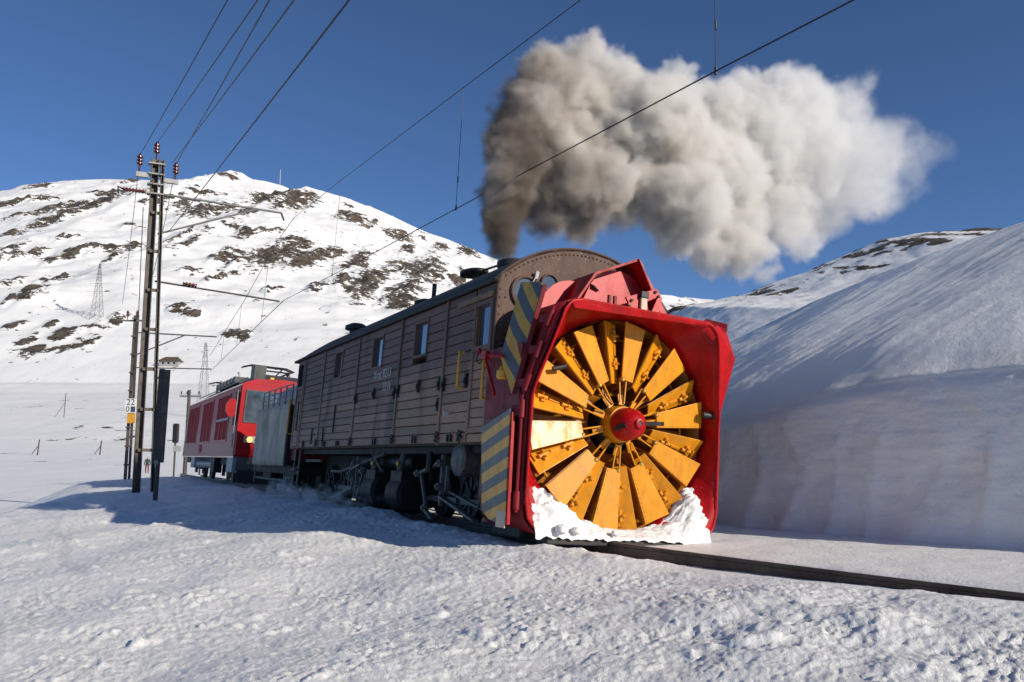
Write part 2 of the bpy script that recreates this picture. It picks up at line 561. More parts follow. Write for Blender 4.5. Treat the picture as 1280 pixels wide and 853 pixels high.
def far_z(x, y):
    x = np.asarray(x, float); y = np.asarray(y, float)
    val = np.interp(y, VAL_Y, VAL_Z)
    rg = np.interp(x, RIDGE_X, RIDGE_Z)
    t = np.clip((y - 500) / 1000, 0, 1)
    mt = 43 + (rg - 43) * t ** 0.95
    z = np.where(y < 500, val, mt)
    z = np.where(y > 1500, rg - (y - 1500) * .35, z)
    k = ss(450, 750, y) * (1 - .55 * ss(1330, 1480, y))
    z = z + k * (16 * fbm(x / 230, y / 170, 4, 3) + 5 * fbm(x / 60, y / 45, 3, 9))
    z = z + ss(160, 300, y) * (1 - k) * 1.0 * fbm(x / 60, y / 40, 3, 5)
    rr = np.interp(x, RIGHT_X, RIGHT_Z)
    tr = np.clip((y - 40) / 360, 0, 1.0)
    zr = rr * tr ** .85 * np.where(y > 400, np.exp(-(np.maximum(y - 400, 0) / 260) ** 2), 1) + ss(120, 250, y) * 1.2 * fbm(x / 18, y / 18, 4, 21)
    zr = np.where(x < -55, -50, zr - 3.0 * ss(90, 40, y))
    return np.maximum(z, zr)


# rock outcrops: x, y, half-width, half-depth (metres on the mountain)
ROCKS = [(-712,1169,12,64),(-623,1045,7,18),(-706,1195,7,48),(-606,1096,16,65),(-683,1205,9,25),(-587,1119,8,67),(-553,1104,19,172),(-474,833,9,17),(-440,820,10,24),(-476,804,5,15),(-505,842,8,22),(-487,799,5,28),(-393,843,5,35),(-478,893,11,12),(-420,852,23,17),(-401,880,8,27),(-422,703,8,10),(-383,666,14,17),(-395,724,9,24),(-389,645,5,10),(-312,552,11,10),(-326,572,5,10),(-290,570,7,10),(-297,561,5,10),(-308,586,7,10),(-297,599,11,10),(-331,601,7,10),(-353,594,7,10),(-289,617,5,10),(-254,642,11,10),(-239,637,6,10),(-420,1150,28,79),(-475,1266,28,12),(-459,1166,11,49),(-347,1033,14,12),(-327,1025,14,22),(-391,1324,23,78),(-359,1130,11,27),(-346,1285,22,64),(-350,1358,30,84),(-312,1044,9,10),(-299,876,10,43),(-280,861,9,36),(-354,906,8,45),(-374,935,5,37),(-265,928,25,94),(-230,933,18,79),(-263,1018,20,29),(-183,800,7,30),(-218,1009,12,32),(-168,837,11,35),(-254,1323,19,72),(-271,1314,7,43),(-226,1308,6,87),(-181,1341,23,52),(-184,993,12,98),(-143,884,17,131),(-130,1023,20,52),(-104,1023,22,129),(-105,816,18,81),(-66,1012,11,37),(-114,1355,12,35),(-71,1388,17,64),(-145,1178,8,68),(-300,789,11,10),(-202,602,7,10),(-189,605,6,10),(-211,749,5,18),(-273,780,5,28),(-767,1338,16,37),(-673,1446,14,33),(-496,1433,17,31),(-624,1286,32,18),(-487,1168,14,19),(-487,1123,11,14),(-562,929,11,23),(-257,892,17,57),(110,344,8,12),(160,376,6,20),(170,369,6,20),(143,344,2,16),(174,339,5,12),(188,340,4,12),(145,399,5,8),(185,378,7,12)]
#ROCKS_HERE


def rock_mask(x, y):
    m = np.zeros_like(x)
    wx = x + 9 * fbm(x / 26, y / 26, 3, 31); wy = y + 22 * fbm(x / 26, y / 30, 3, 41)
    for (a, b, rx, ry) in ROCKS:
        sel = (np.abs(x - a) < rx * 2.6) & (np.abs(y - b) < ry * 2.6 + 40)
        if not sel.any(): continue
        d = ((wx[sel] - a) / rx) ** 2 + ((wy[sel] - b) / ry) ** 2
        m[sel] = np.maximum(m[sel], .86 - .42 * d)
    return m


def build_far():
    na, nr = 920, 560
    ang = np.radians(np.linspace(-39, 38, na))
    q = np.linspace(0, 1, nr)
    y = 9 + 1591 * (q ** 1.35)
    Y, A = np.meshgrid(y, ang, indexing='ij')
    X = Y * np.tan(A)
    Z = far_z(X, Y)
    rk = rock_mask(X, Y)
    left = (X < 60 + .02 * Y) | (Y > 600)
    # scattered small outcrops on the upper flank
    n1 = fbm(X / 34, Y / 60, 4, 61); n2 = fbm(X / 150, Y / 200, 3, 71)
    sm = ss(820, 1050, Y) * np.clip((n1 - .27 + .35 * n2) * 2.6, 0, .62)
    rk = np.maximum(rk, np.where(left, sm, 0))
    rr = ss(330, 385, Y) * (1 - ss(402, 420, Y)) * np.clip((fbm(X / 9, Y / 40, 4, 81) + .02 + .3 * ss(150, 230, X)) * 2.4, 0, .9)
    rk = np.maximum(rk, np.where((X > 60) & (Y < 450), rr, 0))
    relief = np.clip(rk, 0, 1) * (16 * np.abs(fbm(X / 22, Y / 40, 4, 91)) + 2.0)
    Z = Z + relief * ss(500, 700, Y) + np.clip(rk, 0, 1) * 1.2 * np.abs(fbm(X / 8, Y / 12, 3, 95))
    grid_mesh('mountain_terrain', X, Y, Z, M['mountain'], {'rock': rk}, flip=True)


def vc(u):                                       # centre line of the curving track
    return -np.maximum(3 - u, 0) ** 2 / 37.4


def near_z(x, y):
    px, py = x - O0[0], y - O0[1]
    u = px * U0[0] + py * U0[1]; v = px * V0[0] + py * V0[1]
    d = v - vc(u)
    front = ss(3.5, -.5, u)
    z = .015 + .085 * ss(.34, .05, d)
    bank = .105 + .095 * (1 - front) - .07 * np.exp(-((d - .75) / .35) ** 2) * front - .062 * np.maximum(d - 1.7, 0)
    edge = .58 + .04 * (1 - front)
    r = ss(edge, edge + .5 + .05 * (1 - front), d + .06 * fbm(x / .5, y / .5, 3, 2))
    z = z * (1 - r) + bank * r
    # shoulder of the bank on the left, dropping to the valley floor
    vs = np.interp(u, [0, 12, 19, 26, 60], [7.4, 7.0, 5.6, 4.9, 4.6]) + .5 * fbm(u / 4, v / 4, 2, 8)
    over = np.maximum(v - vs, 0)
    near_cam = ss(2.0, -2.0, u)
    z = z - (1 - near_cam) * (over ** 1.5 * .28 / (1 + .15 * over))
    z = np.maximum(z, -2.6)
    z = z - ss(28, 70, u) * 1.0
    # trodden, wind-crusted lumps
    rough = ss(.55, 1.1, d) * (1 - .65 * front * ss(2.6, 1.0, d))
    far = ss(70, 20, np.hypot(x, y))
    n_big = fbm(x / 1.9, y / 1.9, 3, 12)
    n_mid = fbm(x / .50, y / .40, 3, 22, .5)
    patch = np.clip(.55 + 1.7 * fbm(x / 1.1, y / .9, 3, 52), .50, 1)
    crumb = fbm((x + .35 * y) / .085, (y - .35 * x) / .055, 4, 32, .62)
    clod = np.clip(fbm(x / .16, y / .13, 3, 42, .55) - .14, 0, .5)
    big2 = np.clip(fbm(x / .42, y / .34, 3, 48, .5) - .30, 0, .5)
    swell = fbm((x - .6 * y) / 2.6, (y + .6 * x) / 5.0, 2, 58)
    z = z + rough * far * (.06 * n_big + .11 * swell + .12 * big2 + .022 * n_mid + patch * (.040 * crumb + .06 * clod))
    # a chunky ridge thrown up beside the plough and dug-over snow lower right
    th = np.exp(-((d - 1.45) / .38) ** 2) * ss(9, 4, u) * ss(-3, -1, u)
    z = z + th * (.05 + .09 * np.clip(fbm(x / .35, y / .35, 4, 62), 0, 1))
    dig = np.exp(-(((x - 2.1) / 1.5) ** 2 + ((y - 5.6) / 1.2) ** 2))
    z = z + dig * (.07 + .13 * fbm(x / .8, y / .7, 4, 72, .5))
    z = z + (1 - rough) * .018 * fbm(x / .5, y / .5, 4, 92)
    return z


def build_near():
    na, nr = 1000, 740
    ang = np.radians(np.linspace(-52, 52, na))
    r = 2.8 * (80 / 2.8) ** np.linspace(0, 1, nr)
    Rr, A = np.meshgrid(r, ang, indexing='ij')
    X = Rr * np.sin(A); Y = Rr * np.cos(A)
    grid_mesh('snow_ground', X, Y, near_z(X, Y), M['snow'], flip=True)


def build_wall():
    us = np.linspace(-9.5, 26, 520)
    ts = np.linspace(0, 1, 330)
    H = np.interp(us, [-9, -5, -2.6, -1.2, -.3, .55, 1.7, 4, 8, 14, 26], [2.8, 2.55, 2.26, 2.22, 2.13, 1.98, 1.72, 1.45, 1.2, .8, .3])  # front end, out of view, raised to throw shade over the track
    Cr = np.interp(us, [-9, -3, .9, 2.2, 4.2, 5.8, 7.7, 9, 14, 26], [6.6, 6.15, 5.51, 5.34, 5.10, 4.82, 4.44, 4.14, 3.1, 1.2])
    Ut, Tt = np.meshgrid(us, ts, indexing='ij')
    Hh = np.repeat(H[:, None], len(ts), 1); Cc = np.repeat(Cr[:, None], len(ts), 1)
    f1 = .46
    a = np.clip(Tt / f1, 0, 1)                     # up the cut face
    b = np.clip((Tt - f1) / (.86 - f1), 0, 1)      # up the slope
    c = np.clip((Tt - .86) / .14, 0, 1)            # over the crest
    e = .06 + .30 * a ** 1.6 + .06 * np.sin(a * 3.1) + 6.55 * b + 16 * c
    z = -.1 + (Hh + .1) * (a ** .96) + (Cc - Hh) * (b ** .93) + c * 1.0
    # round the break between face and slope
    k = np.exp(-((Tt - f1) / .035) ** 2)
    e = e + .10 * k; z = z - .05 * k
    cut = 1 - ss(f1 - .03, f1 + .05, Tt + .05 * fbm(Ut / .8, Tt * 6, 3, 3))
    # scoops left by the wheel, strata, runnels
    arc = np.abs(((Ut * 1.55 + .40 * np.sin(a * 2.6) + .75 * fbm(Ut / 1.4, Tt * 3, 3, 5)) % 1.0) - .5) * 2
    scoop = (arc ** 3) * (1 - a) ** .5
    mark = cut * (ss(.80, .97, arc) * np.clip(.15 + 1.3 * fbm(Ut / 1.1, z / .7, 3, 87), 0, 1) * ss(.92, .6, a) + .8 * np.clip(fbm(Ut / 1.6, z / .07, 3, 97) - .28, 0, 1) * ss(.5, .8, a))
    face = cut * (.08 * scoop * (.4 + .9 * np.clip(.5 + fbm(Ut / 1.9, Tt * 4, 2, 77), 0, 1)) + .08 * fbm(Ut / .9, z / .7, 4, 7) + .012 * fbm(Ut / .8, z / .16, 3, 17) + .014 * fbm(Ut / .12, z / .12, 3, 27))
    e = e - face
    run = fbm((Ut + .45 * e) / .35, e / 2.6, 4, 37, .55)
    big = fbm(Ut / 2.6, e / 2.4, 3, 47)
    slope = (1 - cut) * (.030 * run + .075 * big + .010 * fbm(Ut / .15, e / .15, 3, 57)) * (.35 + .65 * ss(0, .15, b))
    z = z + slope
    lat = vc(Ut) - 2.95 - e
    P = O0[None, None, :] + Ut[..., None] * U0 + lat[..., None] * V0
    grid_mesh('snow_wall', P[..., 0], P[..., 1], z, M['wall_snow'], {'cut': cut, 'mark': mark}, flip=False)


# ------------------------------------------------------------------ track
def build_track():
    root = empty('railway_track', tuple(O0)); root['kind'] = 'structure'
    for d in (.5, -.5):
        m = MB(); h = MB()
        us = np.linspace(-11, 40, 160)
        prof = [(-.055, -.02), (-.055, .0), (-.012, .02), (-.012, .105), (-.034, .115), (-.034, .148), (.034, .148), (.034, .115), (.012, .105), (.012, .02), (.055, .0), (.055, -.02)]
        rows = []
        for u in us:
            c = float(vc(np.array(u)))
            rows.append([O0 * 0 + U0 * u + V1 * (c + d + a) + W1 * (b + .006) for a, b in prof])
        m.grid(np.array(rows))
        m.build('rail', M['rail'], root)
    return root


# ------------------------------------------------------------------ rotary snow plough
P_PUFF = None


def arc_w(v):                                    # roof curve
    return 2.08 + math.sqrt(max(0.0, 1.77 ** 2 - v * v))


def build_plough():
    root = empty('rotary_snow_plough', mat=train_matrix(0))
    tag(root, 'steam rotary snow plough with brown plank body, red hood and big yellow bladed wheel', 'snow plough')
    # body core
    MB().box((1.0, -1.27, 1.2), (11.55, 1.14, 3.27)).build('wall', M['black'], root)
    # --- planks of the visible side
    rows = np.linspace(1.215, 3.262, 16)
    wins = [(3.30, 3.80, 2.58, 3.08), (5.39, 5.89, 2.59, 3.10), (7.87, 8.36, 2.60, 3.10)]
    panels = [(1.60, 2.50), (2.585, 4.39), (4.475, 6.70), (6.79, 9.14), (9.23, 10.80)]

    def plank(a, b, lo, hi, v=None, parent=root):
        o = v if v is not None else 1.296 + random.uniform(-.004, .005)
        g = .005
        q = .006
        mb = MB()
        # a board with chamfered long edges
        y0 = 1.145
        pts = [(y0, lo + g), (o - q, lo + g), (o, lo + g + q), (o, hi - g - q), (o - q, hi - g), (y0, hi - g)]
        vs = [(a + g, y, z) for y, z in pts] + [(b - g, y, z) for y, z in pts]
        k = len(pts)
        fs = [tuple(range(k - 1, -1, -1)), tuple(range(k, 2 * k))]
        for i in range(k):
            j = (i + 1) % k
            fs.append((i, j, k + j, k + i))
        mb.add(vs, fs)
        mb.build('plank', M['planks'], parent)

    for (a, b) in panels:
        for i in range(15):
            lo, hi = rows[i], rows[i + 1]
            segs = [(a, b)]
            for (wa, wb, wl, wh) in wins:
                if wa > a and wb < b and hi > wl - .01 and lo < wh + .01:
                    segs = [(a, wa - .045), (wb + .045, b)]
            for s in segs: plank(s[0], s[1], lo, hi)
    for u in (2.543, 4.432, 6.745, 9.185, 10.84):
        MB().box((u - .036, 1.25, 1.2), (u + .036, 1.318, 3.265)).build('batten', M['planks'], root, bevel=.006)
    for (wa, wb, wl, wh) in wins:
        fr = MB()
        for lo, hi in (((wa - .04, 1.15, wl - .04), (wa, 1.31, wh + .04)), ((wb, 1.15, wl - .04), (wb + .04, 1.31, wh + .04)),
                       ((wa, 1.15, wl - .04), (wb, 1.308, wl)), ((wa, 1.15, wh), (wb, 1.308, wh + .04))):
            fr.box(lo, hi)
        f = fr.build('window', M['planks'], root, bevel=.004)
        MB().box((wa, 1.235, wl), (wb, 1.247, wh)).build('pane', M['glass'], f)
    # faded patch below a window
    # doors
    for (a, b, lo, hi, wl, wh, pale) in ((.99, 1.555, 1.335, 3.06, 2.47, 3.0, 0), (10.90, 11.50, 1.26, 3.20, 2.64, 3.08, 1)):
        mb = MB()
        for p, q in (((a, 1.25, lo), (a + .06, 1.325, hi)), ((b - .06, 1.25, lo), (b, 1.325, hi)), ((a + .06, 1.25, hi - .06), (b - .06, 1.322, hi)), ((a + .06, 1.25, lo), (b - .06, 1.322, lo + .07)), ((a + .06, 1.25, wl - .07), (b - .06, 1.322, wl - .01))):
            mb.box(p, q)
        d = mb.build('door', M['planks'], root, bevel=.004)
        n = 8
        zz = np.linspace(lo + .07, wl - .07, n + 1)
        for i in range(n): plank(a + .06, b - .06, zz[i], zz[i + 1], 1.306, d)
        MB().box((a + .06, 1.25, wl - .01), (b - .06, 1.262, hi - .06)).build('pane', M['glass'], d)
        for x in (a + .06, b - .09): MB().box((x, 1.262, wl - .01), (x + .03, 1.315, hi - .06)).build('glazing_bar', M['wood'] if not pale else M['black'], d)
    zz = np.linspace(1.215, 1.33, 2)
    plank(.99, 1.56, 1.215, 1.33); plank(.99, 1.56, 3.065, 3.262); plank(10.88, 11.52, 1.205, 1.255); plank(10.88, 11.52, 3.205, 3.262)
    MB().box((.98, 1.26, 3.07), (2.1, 1.345, 3.15)).build('eave_board', M['wood'], root, bevel=.01)
    MB().box((11.52, -1.29, 1.2), (11.58, 1.30, 3.26)).build('end_wall', M['planks'], root)
    # hatch hinges and catches along the side
    for u, w in ((2.62, 2.07), (2.46, 2.05), (3.45, 2.10), (4.36, 2.08), (4.52, 2.06), (5.6, 2.12), (6.66, 2.1), (1.68, 2.05), (2.60, 1.78)):
        h = MB()
        h.box((u - .028, 1.30, w - .11), (u + .028, 1.335, w + .08)); h.tube([(u, 1.335, w - .06), (u, 1.335, w + .02)], .018, 6)
        h.build('hinge', M['black'], root)
    for u in (2.54, 4.43, 6.74, 9.2, 10.3, 1.75):
        h = MB()
        for k in range(6):
            a = math.pi * k / 3 + .3
            h.bar((u, 1.325, 1.30), (u + .085 * math.cos(a), 1.325, 1.30 + .085 * math.sin(a)), .022, .022)
        h.lathe([(0, .03), (.03, .022)], (u, 1.318, 1.30), (0, 1, 0), 8)
        h.build('catch', M['black'], root)
    for u in (2.1, 3.45, 5.35, 7.6, 8.6):
        h = MB()
        for s in (-.07, .04): h.box((u + s, 1.29, 1.23), (u + s + .035, 1.33, 1.33))
        h.build('strap', M['black'], root)
    for u, lo, hi in ((8.0, 1.5, 2.02), (9.65, 1.28, 1.62), (8.75, 1.28, 1.6)):
        MB().box((u - .012, 1.30, lo), (u + .012, 1.325, hi)).build('latch_rod', M['black'], root)
    # roof, lofted, with a hipped rear end
    prof = []
    vs = np.linspace(-1.36, 1.36, 33)
    us = [.93, .97, 3, 6, 9, 10.2, 10.8, 11.3, 11.7, 11.86]
    hs = [1, 1, 1, 1, 1, .99, .90, .70, .38, .06]
    Pt = np.zeros((len(us), len(vs), 3))
    for i, (u, k) in enumerate(zip(us, hs)):
        for j, v in enumerate(vs):
            base = 3.255
            w = base + (arc_w(v) + .035 - base) * k if abs(v) < 1.3 else base + .0
            Pt[i, j] = (u, v, max(w, base - .01))
    MB().grid(Pt).build('roof', M['roof'], root, smooth=True, angle=50, solid=.05)
    # roof fittings
    ch = MB().lathe([(0, .27), (.26, .27), (.28, .29), (.36, .29), (.38, .25), (.34, .2), (.1, .18)], (3.0, .05, 3.78), (0, 0, 1), 28).build('chimney', M['roof'], root, smooth=True, angle=40)
    MB().tube([(3.8, .3, 4.12), (3.3, .12, 4.18)], .018, 6).build('lid_arm', M['black'], ch)
    MB().lathe([(0, .0), (0, .24), (.05, .24), (.06, 0)], (3.95, .32, 4.09), (.1, .1, 1), 24, caps=False).build('chimney_lid', M['black'], ch, smooth=True, angle=30)
    MB().tube([(3.95, .32, 3.7), (3.95, .32, 4.1)], .03, 8).build('lid_post', M['black'], ch)
    for u, v, r, h in ((10.0, .45, .27, .34), (6.0, .35, .22, .26)):
        MB().lathe([(0, r * .62), (h * .55, r * .62), (h * .56, r), (h * .8, r), (h, r * .5)], (u, v, 3.74), (0, 0, 1), 24).build('roof_vent', M['roof'], root, smooth=True, angle=35)
    MB().tube([(4.6, .75, 3.62), (4.6, .75, 3.98)], .04, 8).build('whistle', M['black'], root)
    # front plate with rivets and portholes
    pl = [(.955, -1.31, 1.2)] + [(.955, v, arc_w(v) + .05 if abs(v) < 1.29 else 3.29) for v in np.linspace(-1.31, 1.31, 31)] + [(.955, 1.31, 1.2)]
    fp = MB().plate(pl, .05, (1, 0, 0)).build('front_plate', M['brown_plate'], root)
    rv = MB()
    pos = [(v, arc_w(v) - .035) for v in np.linspace(-1.2, 1.2, 40)] + [(1.265, w) for w in np.arange(1.4, 3.2, .11)] + [(1.19, w) for w in np.arange(2.4, 3.2, .22)] + [(v, 3.02) for v in np.linspace(-1.1, .5, 14)]
    for (v, w) in pos:
        rv.lathe([(0, .017), (.009, .013), (.014, .004)], (.93, v, w), (-1, 0, 0), 6)
    rv.build('rivets', M['brown_plate'], fp, kind='stuff')
    ed = MB().tube([(.925, v, arc_w(v) + .045) for v in np.linspace(-1.27, 1.27, 31)] + [(.925, 1.30, 3.2), (.925, 1.30, 1.25)], .016, 6)
    ed.build('edge_bead', M['brown_plate'], fp)
    for v, w, r in ((.90, 3.17, .23), (.57, 3.34, .135)):
        f = MB().lathe([(0, r * .8), (.03, r * .8), (.045, r * .92), (.03, r), (0, r)], (.93, v, w), (-1, 0, 0), 28, caps=False).build('porthole', M['brown_plate'], root, smooth=True)
        MB().lathe([(0, r * .82), (.012, r * .82)], (.93, v, w), (-1, 0, 0), 28).build('pane', M['glass'], f)
    wp = MB(); wp.bar((.86, .98, 3.02), (.86, .80, 3.40), .02, .016); wp.bar((.87, .80, 3.36), (.87, .78, 3.46), .045, .03)
    wp.build('wiper', M['light_grey'], root)
    # handrails
    for pts in ([(1.76, 1.33, 2.42), (1.76, 1.40, 2.42), (1.76, 1.40, 1.94), (1.76, 1.33, 1.94)], [(.93, 1.35, 2.23), (.93, 1.42, 2.23), (.93, 1.42, 1.74), (.93, 1.35, 1.74)], [(11.68, 1.30, 2.35), (11.68, 1.40, 2.35), (11.68, 1.40, 1.55), (11.68, 1.30, 1.55)]):
        MB().tube(pts, .022, 8).build('handrail', M['plate_yellow'], root, smooth=True, angle=40)
    MB().tube([(10.86, 1.30, 2.25), (10.86, 1.38, 2.25), (10.86, 1.38, 1.6), (10.86, 1.30, 1.6)], .016, 6).build('handrail', M['black'], root)
    # chalked number
    rot = Matrix(((-1, 0, 0, 0), (0, 0, 1, 0), (0, 1, 0, 0), (0, 0, 0, 1)))
    text_mesh('lettering', 'Xrot 9213', .22, M['letter'], root, Matrix.Translation((5.25, 1.309, 2.42)) @ rot)
    text_mesh('lettering', '32 IV', .20, M['letter'], root, Matrix.Translation((4.95, 1.309, 2.19)) @ rot)
    text_mesh('lettering', 'Bern', .11, M['letter'], root, Matrix.Translation((2.3, 1.309, 1.62)) @ rot)

    # --- running gear
    MB().box((1.0, -1.0, 1.10), (11.5, 1.0, 1.197)).build('sole_bar', M['under'], root)
    MB().box((1.1, -.44, .26), (11.4, .44, 1.099)).build('frame', M['under'], root)  # carried down low to darken the gaps between the wheels
    MB().tube([(6.8, 0, .95), (8.6, .0, .95)], .5, 24).build('ash_pan', M['blue_steel'], root, smooth=True, angle=40)
    MB().tube([(4.6, .72, .98), (7.4, .72, .98)], .16, 16).build('steam_pipe', M['blue_steel'], root, smooth=True, angle=40)
    for u in (1.9, 2.95, 4.0, 7.2, 8.3, 9.4, 10.6):
        for s in (1, -1):
            w = MB().lathe([(-.06, .30), (-.06, .40), (-.035, .40), (-.03, .365), (.05, .36), (.06, .355), (.06, .30), (.02, .29), (.02, .10), (.08, .10), (.08, 0)], (u, s * .5, .515), (0, s, 0), 28).build('wheel', M['under'], root, smooth=True, angle=35)
            if s == 1:
                sp = MB()
                for k in range(8):
                    a = 2 * math.pi * k / 8
                    sp.bar((u + .08 * math.cos(a), .53, .515 + .08 * math.sin(a)), (u + .31 * math.cos(a), .53, .515 + .31 * math.sin(a)), .045, .03, (0, 1, 0))
                sp.build('spokes', M['black'], w)
                MB().tube([(u + .14, .55, .43), (u + .14, .72, .43)], .045, 10).build('crank_pin', M['steel'], w)
    for a, b in ((1.9, 4.0), (7.2, 9.4)):
        MB().bar((a + .14, .66, .43), (b + .14, .66, .43), .04, .09).build('coupling_rod', M['steel'], root)
    for u in (4.68, 6.02):
        c = MB().lathe([(-.36, .20), (-.36, .27), (-.31, .27), (-.30, .31), (.30, .31), (.31, .27), (.36, .27), (.36, .20)], (u, .86, .46), (1, 0, 0), 28)
        c.box((u - .26, .62, .55), (u + .26, 1.10, .82))
        cy = c.build('steam_cylinder', M['blue_steel'], root, smooth=True, angle=35, bevel=.012)
        MB().tube([(u + .1, 1.0, .7), (u + .1, 1.0, .88), (u + .1, .95, 1.1)], .055, 12).build('steam_inlet', M['steel'], cy)
        MB().lathe([(0, .05), (.03, .05), (.04, .02)], (u + .1, 1.03, .93), (0, 1, 0), 10).build('oil_cup', M['brass'], cy)
        MB().box((u - .22, .9, .10), (u + .22, 1.06, .16)).build('drain_cock', M['steel'], cy)
    # valve gear, front and rear
    gear = {'hanger': ((2.85, 1.05, 1.08), (2.82, 1.05, .35), .07, .05), 'rocker_arm': ((3.75, 1.08, .78), (2.88, 1.08, .96), .06, .05),
            'link': ((3.62, 1.08, .80), (3.28, 1.08, .26), .045, .04), 'eccentric_rod': ((3.3, 1.1, .28), (3.0, 1.1, .16), .06, .05),
            'crosshead_guide': ((2.75, 1.0, .58), (1.45, 1.0, .36), .06, .035), 'connecting_rod': ((2.75, 1.1, .49), (1.5, 1.1, .22), .09, .04),
            'lifting_link': ((2.6, 1.08, .92), (2.6, 1.08, .55), .05, .04)}
    for nm, (a, b, x, y) in gear.items():
        MB().bar(a, b, y, x, (0, 1, 0)).build(nm, M['steel'], root, bevel=.008)
    for nm, a, b, x in (('hanger', (6.95, 1.05, 1.05), (6.95, 1.05, .3), .07), ('hanger', (7.18, 1.05, .95), (7.2, 1.05, .32), .06), ('link', (6.45, 1.08, .85), (6.75, 1.08, .28), .045), ('connecting_rod', (7.0, 1.1, .46), (8.45, 1.1, .2), .08),
                        ('crosshead_guide', (7.2, 1.0, .30), (6.6, 1.0, .30), .07), ('rocker_arm', (7.25, 1.09, .8), (6.7, 1.09, .9), .05), ('lifting_link', (7.35, 1.05, .9), (7.45, 1.05, .55), .05)):
        MB().bar(a, b, .045, x, (0, 1, 0)).build(nm, M['steel'], root, bevel=.008)
    for u, w in ((2.85, .95), (2.83, .62), (3.7, .79), (7.0, .92), (7.0, .6), (7.2, .72), (3.3, .3), (6.72, .55), (6.5, .78)):
        MB().lathe([(0, .055), (.05, .055), (.055, .03), (.08, .03)], (u, 1.08, w), (0, 1, 0), 12).build('pin', M['steel'], root)
    MB().lathe([(-.30, .24), (.0, .24), (.03, .2)], (2.25, 1.08, 1.02), (0, 1, 0), 28).build('air_reservoir', M['steel'], root, smooth=True, angle=40)
    for pts, r in (([(1.2, 1.12, 1.1), (1.2, 1.12, .3)], .018), ([(1.45, 1.1, 1.1), (1.45, 1.1, .45), (1.6, 1.05, .35)], .015), ([(3.15, 1.15, 1.12), (3.15, 1.15, .82)], .05), ([(5.6, 1.0, 1.1), (8.2, 1.0, .75), (8.9, 1.0, .75)], .03), ([(8.0, 1.1, .55), (8.15, 1.1, .35), (8.1, 1.1, .2)], .012), ([(9.6, 1.05, .95), (10.9, 1.05, .95)], .035), ([(6.3, 1.0, 1.12), (5.7, 1.0, .8)], .03)):
        MB().tube(pts, r, 8).build('pipe', M['steel'] if r < .04 else M['black'], root)
    # rear steps
    st = MB()
    for u in (11.15, 11.6): st.bar((u, 1.15, 1.18), (u, 1.15, .35), .03, .05)
    st.build('step_frame', M['steel'], root)
    for w in (.38, .72): MB().box((11.13, 1.02, w), (11.62, 1.24, w + .03)).build('step', M['black'], root)

    # --- cutter housing (hood)
    hc = 1.52
    key = [(0, .20), (1.02, .20), (1.18, .245), (1.29, .36), (1.335, .55), (1.335, 1.75), (1.10, 2.72), (1.03, 2.81), (.9, 2.85), (0, 2.85)]

    def outline(n):
        pts = key + [(-a, b) for a, b in key[::-1][1:-1]]
        pts.append(pts[0])
        L = [0]
        for i in range(len(pts) - 1): L.append(L[-1] + math.dist(pts[i], pts[i + 1]))
        out = []
        for k in range(n):
            s = L[-1] * k / n
            i = max(j for j in range(len(L) - 1) if L[j] <= s)
            t = (s - L[i]) / (L[i + 1] - L[i])
            out.append((pts[i][0] + t * (pts[i + 1][0] - pts[i][0]), pts[i][1] + t * (pts[i + 1][1] - pts[i][1])))
        return out
    N = 144
    ol = outline(N)

    def uf(w): return -.25 - .22 * float(ss(1.6, 2.8, w))
    P3 = np.zeros((6, N + 1, 3))
    for k in range(N + 1):
        v, w = ol[k % N]
        a = math.atan2(w - hc, v)
        cv, cw = 1.29 * math.cos(a), hc + 1.29 * math.sin(a)
        for i, t in enumerate((0, .25, .5, .75, 1.0)):
            P3[i + 1, k] = (.06 + (uf(w) - .06) * t, cv + (v - cv) * t, cw + (w - cw) * t)
        P3[0, k] = (.80, cv, cw)
    MB().grid(P3[:2]).build('drum', M['yellow_shaded'], root, smooth=True, angle=28, solid=.02)
    hood = MB().grid(P3[1:]).build('hood', M['red'], root, smooth=True, angle=28, solid=.022)
    rim = MB().tube([(uf(w) - .0, v, w) for v, w in ol] + [(uf(ol[0][1]), *ol[0])], .018, 8, caps=False)
    rim.build('hood_rim', M['red'], hood, smooth=True)
    # lip along the top edge
    lip = MB().plate([(-.475, 1.04, 2.83), (-.48, .92, 2.865), (-.48, -.95, 2.865), (-.475, -1.02, 2.83), (-.455, -.9, 2.80), (-.455, .3, 2.765), (-.455, .98, 2.745)], .02, (1, 0, .2)).build('hood_lip', M['red'], hood)
    # outer housing behind the hood
    Q = np.zeros((2, N + 1, 3))
    for k in range(N + 1):
        v, w = ol[k % N]
        for i, u in enumerate((-.2, .9)):
            Q[i, k] = (u if i else uf(w) + .06, v * 1.012, hc + (w - hc) * 1.012)
    MB().grid(Q).build('housing', M['dark_red'], root, smooth=True, angle=28, solid=.02)
    MB().box((-.28, -1.05, .10), (.5, 1.05, .172)).build('skid', M['black'], root, bevel=.01)
    MB().box((.1, 1.0, .12), (.8, 1.2, .5)).build('rail_guard', M['under'], root, bevel=.02)
    # side bracket wall between housing and body
    MB().box((.02, 1.345, 1.50), (.92, 1.365, 2.35)).build('side_bracket', M['dark_red'], root)
    # hinge rods and barrels on the left edge
    for a, b in (((-.16, 1.40, .42), (-.14, 1.40, 1.72)), ((-.14, 1.39, 1.74), (-.30, 1.16, 2.76))):
        MB().tube([a, b], .022, 8).build('hinge_rod', M['dark_red'], root)
        a, b = np.array(a), np.array(b)
        for t in ((.10, .88) if a[2] < 1 else (.12, .5, .86)):
            c = a + (b - a) * t; d = _unit(b - a)
            h = MB().tube([c - d * .10, c + d * .10], .040, 12)
            h.bar(c, c + np.array([.14, .04, 0]), .05, .09)
            h.build('hinge_barrel', M['dark_red'], root, smooth=True, angle=40)
